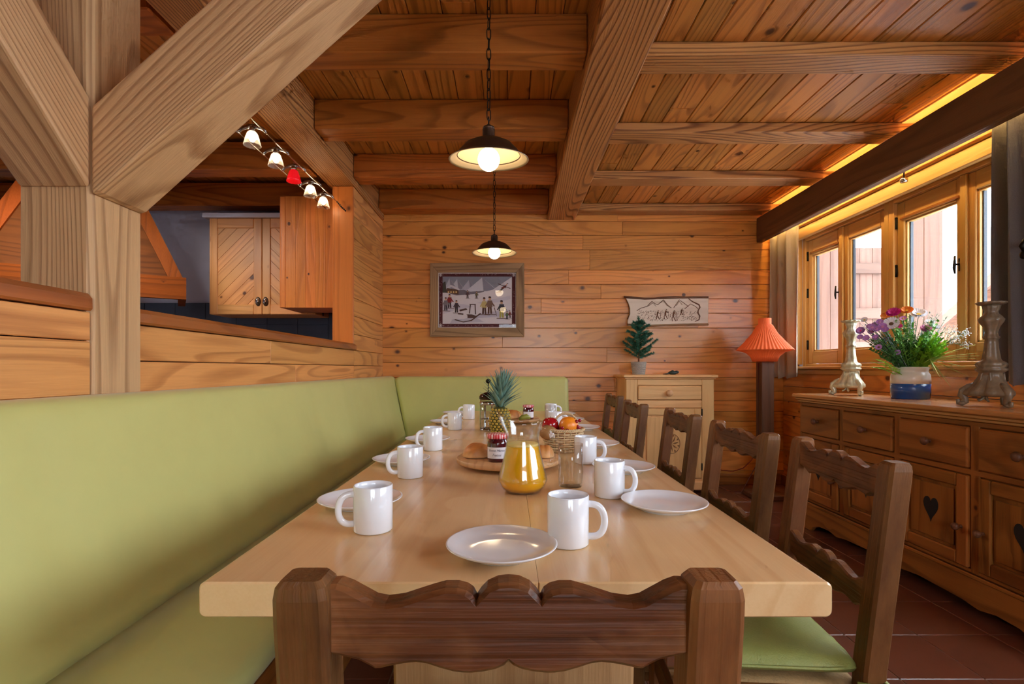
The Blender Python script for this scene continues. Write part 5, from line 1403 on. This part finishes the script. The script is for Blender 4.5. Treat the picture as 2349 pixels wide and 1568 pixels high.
fruit('apple', 'fruit', 'shiny red apple on the left side of the fruit basket', 1262, 974, 2.17, .036, M_apple, (1, 1, .95))
fruit('apple', 'fruit', 'second red apple low in the fruit basket behind the orange', 1288, 990, 2.19, .034, M_apple)
fruit('kiwi', 'fruit', 'fuzzy brown fruit at the front left of the fruit basket', 1258, 992, 2.10, .031, M_kiwi, (1.2, 1, .95), stem=False, dimple=0)
rnd = random.Random(3); m0 = None
for k in range(15):
    px = (1283+rnd.uniform(0, 22)) if k < 10 else 1326+rnd.uniform(-5, 5); py = 985+rnd.uniform(-4, 8) if k < 10 else 970+rnd.uniform(-8, 12)
    x, y, z = pinned(px, py, 2.085+.012*rnd.random() if k < 10 else 2.13)
    if m0 is None: q = MB(); q.ball((0, 0, 0), .0075, n=12, m=8); m0 = q.build('berry', M_berry); o = m0
    else: o = m0.copy(); col.objects.link(o)
    o.location = (x, y, z); tag(o, 'dark red berry lying on the fruit in the basket', 'berry', 'red berries in the fruit basket')
# greenish bananas on the far board
M_ban = plain('green_yellow_banana', (150, 150, 60), .45, noise_amt=.3, nscale=30)
q = MB(); pts = [pinned(1190, 962, 2.86), pinned(1198, 957, 2.86), pinned(1208, 955, 2.86), pinned(1217, 958, 2.86)]
q.tube([(p[0], p[1], max(p[2], TZ+.0155)) for p in pts], [.006, .015, .015, .006], n=12); tag(q.build('banana', M_ban), 'green-yellow banana lying behind the juice jug on the far table', 'fruit')

# ------------------------------------------------------------------ things on the sideboard
SBZ = .918
M_gild = plain('worn_silver_gilt', (240, 224, 190), .3, metal=.25, noise_amt=.5, nscale=50, bump=.6, coat=.4); M_aged = plain('aged_carved_wood', (132, 110, 86), .4, noise_amt=.6, nscale=40, bump=.9, coat=.3)
def candlestick(loc, h, mat, label, rot):
    root = thing('candlestick', label, 'candlestick', loc, rot, 'carved three-footed candlesticks'); s = h/.5
    def lobe(a, j, z):
        k = max(0, 1-z/(.17*s)); return 1+(.26*k)*math.cos(3*a)+(.08*k)*math.cos(9*a)+.015*math.cos(24*a)*(z < .15*s)+(.07*math.cos(6*a) if .22*s < z < .42*s else .03*math.cos(12*a))*(z > .17*s)
    pr = [(.0, .045), (.050, .047), (.082, .05), (.090, .058), (.088, .072), (.072, .092), (.056, .115), (.046, .14), (.043, .158), (.050, .165), (.058, .170), (.058, .178), (.050, .184), (.054, .19), (.058, .20), (.050, .21), (.038, .216), (.032, .225), (.030, .24), (.026, .27), (.024, .30), (.022, .315), (.028, .322), (.030, .328), (.024, .334), (.022, .35), (.028, .375), (.042, .40), (.045, .412), (.038, .425), (.026, .438), (.024, .448), (.030, .462), (.034, .478)]
    m = MB(); m.lathe([(r*s, z*s) for r, z in pr], 72, mod=lobe); m.build('stem', mat, root)
    m = MB(); scal = lambda a, j, z: 1+.05*math.cos(12*a)
    m.lathe([(.022*s, .477*s), (.048*s, .482*s), (.055*s, .489*s), (.053*s, .494*s), (.03*s, .489*s), (0, .488*s)], 72, mod=scal); m.build('drip_pan', mat, root)
    m = MB(); m.tube([(0, 0, .488*s), (0, 0, .50*s)], [.006*s, .003*s], n=8); m.build('spike', M_iron, root)
    for k in range(3):
        T = RM(rz=2*PI*k/3); m = MB()
        pts = [Vector((.050, 0, .10))*s, Vector((.078, 0, .088))*s, Vector((.100, 0, .070))*s, Vector((.104, 0, .050))*s, Vector((.094, 0, .034))*s, Vector((.092, 0, .020))*s, Vector((.104, 0, .011))*s, Vector((.118, 0, .013))*s, Vector((.120, 0, .024))*s, Vector((.110, 0, .026))*s]
        m.tube([T @ p for p in pts], [.014*s, .015*s, .015*s, .014*s, .012*s, .011*s, .010*s, .009*s, .007*s, .004*s], n=10, flat=1.3)
        for sy_ in (-1, 1):
            m.tube([T @ (Vector((.03+.026*math.cos(t)+.022, sy_*(.020+.02*(t/4)), .055+.028*math.sin(t)))*s) for t in [i*.35 for i in range(14)]], [.006*s]*8+[.005*s]*6, n=6)
        m.ball(T @ (Vector((.104, 0, .011))*s), .0115*s, (1.3, 1.3, .95), 12, 8)
        m.build('foot', mat, root)
        m = MB(); T2 = RM(rz=2*PI*k/3+PI/3)
        m.tube([T2 @ (Vector((.045+.02*math.sin(t*1.2), .03*math.cos(t), .075-.02*math.sin(t)))*s) for t in [PI*i/12 for i in range(13)]], .005*s, n=6)
        for sg in (-1, 1): m.tube([T2 @ (Vector((.046-.0009*i*i*.06, sg*(.028-.0014*i), .06+.011*i))*s) for i in range(10)], .0045*s, n=6)
        m.build('scrollwork', mat, root)
    return root
c1 = at(1952, 3.39); candlestick((c1[0]+.0, c1[1], SBZ+.0005), .50, M_gild, 'bright silver-gilt candlestick with three scroll feet left of the flower vase', R(-95))
c2 = at(2274, 2.376); candlestick((c2[0]+.0, c2[1], SBZ+.0005), .49, M_aged, 'dark aged candlestick with three scroll feet in front of the charcoal curtain', R(-100))

vx, vd = at(2088, 2.996)
M_vw = plain('white_stoneware', (226, 222, 214), .3, noise_amt=.06, nscale=12, coat=.3); M_vb = plain('blue_glaze', (34, 88, 164), .25, noise_amt=.35, nscale=14, coat=.4)
vase = thing('flower_vase', 'white and blue stoneware vase full of flowers on the sideboard', 'vase', (vx, vd, SBZ))
m = MB(); m.lathe([(0, 0), (.088, 0), (.093, .006), (.094, .03), (.0955, .0305), (.096, .06), (.0955, .088)], 64); m.build('blue_base', M_vb, vase)['label'] = 'deep blue glazed lower half'
m = MB(); m.lathe([(.0955, .0882), (.0955, .12), (.093, .14), (.086, .152), (.0835, .158), (.0845, .166), (.088, .176), (.0885, .184), (.085, .186), (.080, .182), (.078, .165), (.082, .145), (.086, .10), (.085, .02), (0, .012)], 64); m.build('body', M_vw, vase)
# bouquet
BV = Vector((vx, vd, SBZ+.15)); rnd = random.Random(21)
M_stem = plain('flower_stem', (66, 110, 50), .6); M_g1 = plain('fern_green', (160, 216, 70), .5, noise_amt=.3, nscale=25); M_g2 = plain('dark_foliage', (92, 148, 76), .55, noise_amt=.4, nscale=25); M_g3 = plain('palm_green', (168, 198, 96), .45, noise_amt=.2, nscale=20)
def pcol(c, nm): return plain(nm, c, .6, noise_amt=.15, nscale=60)
P_w = pcol((242, 240, 246), 'white_petal'); P_p = pcol((196, 138, 210), 'purple_petal'); P_m = pcol((206, 30, 128), 'magenta_petal'); P_o = pcol((240, 140, 40), 'orange_petal'); P_k = pcol((222, 150, 196), 'pink_petal'); P_y = pcol((226, 190, 60), 'yellow_centre'); P_d = pcol((110, 80, 50), 'brown_centre')
def flower(px, py, dd, r, n, petal, centre, label, name='daisy', group=None, rings=1, cup=.25, face=None, cr2=.28):
    p = Vector(pinned(px, py, vd+dd)); root = thing(name, label, 'flower', p, group=group)
    f = Vector(face) if face else ((Vector((0, 0, H))-p).normalized()*.8+(p-BV).normalized()*.7+Vector((0, 0, .25)))
    f.normalize(); Q_ = Vector((0, 0, 1)).rotation_difference(f).to_matrix().to_4x4()
    m = MB()
    for k in range(rings):
        rr2 = r*(1-.28*k); cc = cup+.35*k
        for i in range(n):
            a = 2*PI*(i+.5*k)/n+rnd.uniform(-.06, .06); w = rr2*min(1.5*PI/n, .5); ca, sa = math.cos(a), math.sin(a)
            def pt(t, s): return Q_ @ Vector((ca*rr2*t-sa*s*w, sa*rr2*t+ca*s*w, rr2*cc*t*t-.1*rr2*abs(s)))
            m.add([pt(.12, -.3), pt(.12, .3), pt(.6, 1), pt(.6, -1), pt(.93, .7), pt(.93, -.7), pt(1.0, 0), pt(.6, 0)], [(0, 1, 7), (1, 2, 7), (0, 7, 3), (7, 2, 4), (3, 7, 5), (7, 4, 6), (7, 6, 5)], smooth=False)
    m.build('petals', petal, root)
    m = MB(); m.ball((0, 0, 0), r*cr2, (1, 1, .5), 12, 8, M=Q_); m.build('centre', centre, root)
    m = MB(); e = BV-p; e.z += -.02; mid_ = e*.5+Vector((0, 0, .03))-f*.02; m.tube([Vector((0, 0, 0)), -f*.02, mid_, e], [.0016, .0018, .002, .0022], n=5); m.build('stem', M_stem, root)
P6 = lambda cx_, cy_: (1850+cx_/4.707, 660+cy_/4.707)
flower(*P6(915, 388), -.10, .042, 20, P_w, P_d, 'large white daisy facing the room in the middle of the bouquet')
flower(*P6(1210, 285), .02, .045, 18, P_w, P_y, 'white bloom at the top right of the bouquet', rings=2)
flower(*P6(1080, 245), .0, .034, 16, P_o, P_y, 'orange bloom at the very top of the bouquet', 'gerbera', rings=2)
flower(*P6(940, 268), -.02, .036, 16, P_m, P_m, 'magenta bloom at the top left of the bouquet', 'gerbera', rings=2)
flower(*P6(855, 300), .03, .026, 14, P_o, P_o, 'small orange bloom left of the magenta one', 'gerbera')
flower(*P6(1285, 452), -.06, .028, 9, P_k, P_k, 'pink rose-like bloom right of the bouquet centre', 'rose', rings=3, cup=.6)
flower(*P6(1385, 430), .0, .024, 9, P_w, P_k, 'pale bloom at the right of the bouquet beside the pink one', 'rose', rings=3, cup=.6)
flower(*P6(1000, 415), -.08, .016, 8, P_m, P_m, 'tiny magenta bloom right of the large white daisy', 'gerbera')
flower(*P6(625, 345), -.02, .018, 10, P_w, P_y, 'small white daisy sticking out at the far left of the bouquet')
flower(*P6(585, 462), -.06, .024, 12, P_p, P_m, 'large purple bloom at the left edge of the bouquet', rings=2)
for cx_, cy_, r_ in ((580, 530, .016), (645, 540, .018), (745, 535, .018), (870, 555, .018), (780, 640, .017), (982, 697, .017), (710, 425, .022), (760, 440, .022), (820, 420, .024), (790, 370, .020), (740, 400, .02), (700, 470, .019), (850, 450, .018), (680, 415, .016)):
    flower(*P6(cx_, cy_), rnd.uniform(-.12, -.03), r_, 13, P_p, P_d if cy_ > 600 else P_k, 'small purple daisy-like bloom on the left half of the bouquet', group='small purple blooms in the bouquet', cr2=.38)
flower(*P6(1165, 262), .05, .034, 16, P_w, P_y, 'white bloom just right of the orange one at the top of the bouquet', rings=2)
flower(*P6(1330, 372), .02, .026, 14, P_w, P_y, 'small white bloom on the upper right shoulder of the bouquet', rings=2)
flower(*P6(1045, 330), -.05, .018, 12, P_k, P_y, 'tiny pink bloom between the white daisy and the orange bloom')
# greens
def leafy(name, label, ends, mat, nl, ll, lw, cat='foliage', kind=None):
    m = MB()
    for p in ends:
        p = Vector(p); b = BV+Vector((rnd.uniform(-.03, .03), rnd.uniform(-.03, .03), -.05)); c_ = (b+p)/2+Vector((0, 0, .04)); pts = [b*(1-t)**2+c_*2*t*(1-t)+p*t*t for t in [i/7 for i in range(8)]]
        m.tube(pts, [.0018]*7+[.0008], n=4)
        for i in range(nl):
            t = .3+.7*i/nl; q = b*(1-t)**2+c_*2*t*(1-t)+p*t*t; d = (p-b).normalized(); s = d.cross(Vector((rnd.uniform(-.6, .6), rnd.uniform(-.6, .6), 1))).normalized()*(1 if i % 2 else -1)
            blade(m, q, d*.7+s+Vector((0, 0, rnd.uniform(-.2, .4))), ll*rnd.uniform(.6, 1.1)*(1.15-t*.6), lw, .2, .15, 4)
    return tag(m.build(name, mat), label, cat, kind=kind)
def ends(n, x0, x1, y0, y1, d0=-.12, d1=.12):
    o = []
    for i in range(n):
        cx_, cy_ = rnd.uniform(x0, x1), rnd.uniform(y0, y1); o.append(pinned(*P6(cx_, cy_), vd+rnd.uniform(d0, d1)))
    return o
leafy('foliage', 'dense dark green foliage filling the body of the bouquet', ends(46, 640, 1480, 430, 780), M_g2, 22, .055, .0075, kind='stuff')
leafy('foliage', 'mass of mid-green leaves in the centre of the bouquet', ends(44, 860, 1480, 330, 700, -.13, .08), plain('mid_green', (122, 186, 84), .5, noise_amt=.3, nscale=25), 22, .046, .0068, kind='stuff')
leafy('fern', 'bright yellow-green fern fronds at the right of the bouquet', ends(24, 1230, 1540, 490, 740, -.16, -.02), M_g1, 34, .052, .007, kind='stuff')
leafy('foliage', 'grey-green sprigs among the purple blooms', ends(18, 560, 900, 330, 560, -.1, .05), plain('grey_green', (150, 168, 158), .6, noise_amt=.2), 14, .032, .004, kind='stuff')
leafy('foliage', 'grey-green sprigs at the top of the bouquet', ends(26, 950, 1560, 240, 440, -.08, .08), plain('grey_green_top', (160, 178, 160), .6, noise_amt=.2), 16, .032, .004, kind='stuff')
leafy('foliage', 'low feathery green sprays hanging over the left of the vase', ends(8, 680, 800, 740, 860, -.1, .0), M_g1, 18, .026, .003, kind='stuff')
# palm leaf
m = MB(); base = Vector(pinned(*P6(1330, 770), vd-.12))
m.tube([BV+Vector((0, 0, -.05)), BV+Vector((.02, -.06, .05)), base], [.003, .003, .002], n=5)
for i, (cx_, cy_) in enumerate(((1820, 635), (1830, 735), (1850, 765), (1860, 800), (1850, 835), (1830, 930), (1715, 990), (1510, 1075), (1425, 990), (1372, 935), (1480, 1000), (1640, 690))):
    e = Vector(pinned(*P6(cx_, cy_), vd-.14-.01*(i % 3))); d = e-base; blade(m, base, d.normalized()+Vector((0, 0, .12)), d.length*1.03, .0045, .16, .4, 8)
o = tag(m.build('palm_leaf', M_g3), 'narrow palm leaf fanning out over the right side of the vase', 'leaf'); s_ = o.modifiers.new('leaf thickness', 'SOLIDIFY'); s_.thickness = .0008
# baby's breath
m = MB(); m2 = MB()
for i in range(44):
    cx_, cy_ = 1630+rnd.uniform(-130, 125), 540+rnd.uniform(-120, 110); p = Vector(pinned(*P6(cx_, cy_), vd+rnd.uniform(-.1, 0)))
    b = Vector(pinned(*P6(1480, 620), vd-.03)); m.tube([b, (b+p)/2+Vector((0, 0, .01)), p], .0006, n=3)
    for k in range(6):
        q = p+Vector((rnd.uniform(-.014, .014), rnd.uniform(-.014, .014), rnd.uniform(-.014, .014))); m.tube([p, q], .0004, n=3); m.ball(q, .0028, n=6, m=4, mat=1)
m.tube([BV, Vector(pinned(*P6(1480, 620), vd-.03))], .0014, n=4)
tag(m.build('baby_breath', [M_stem, P_w]), 'cloud of tiny white filler blossoms at the right edge of the bouquet', 'flower', kind='stuff')
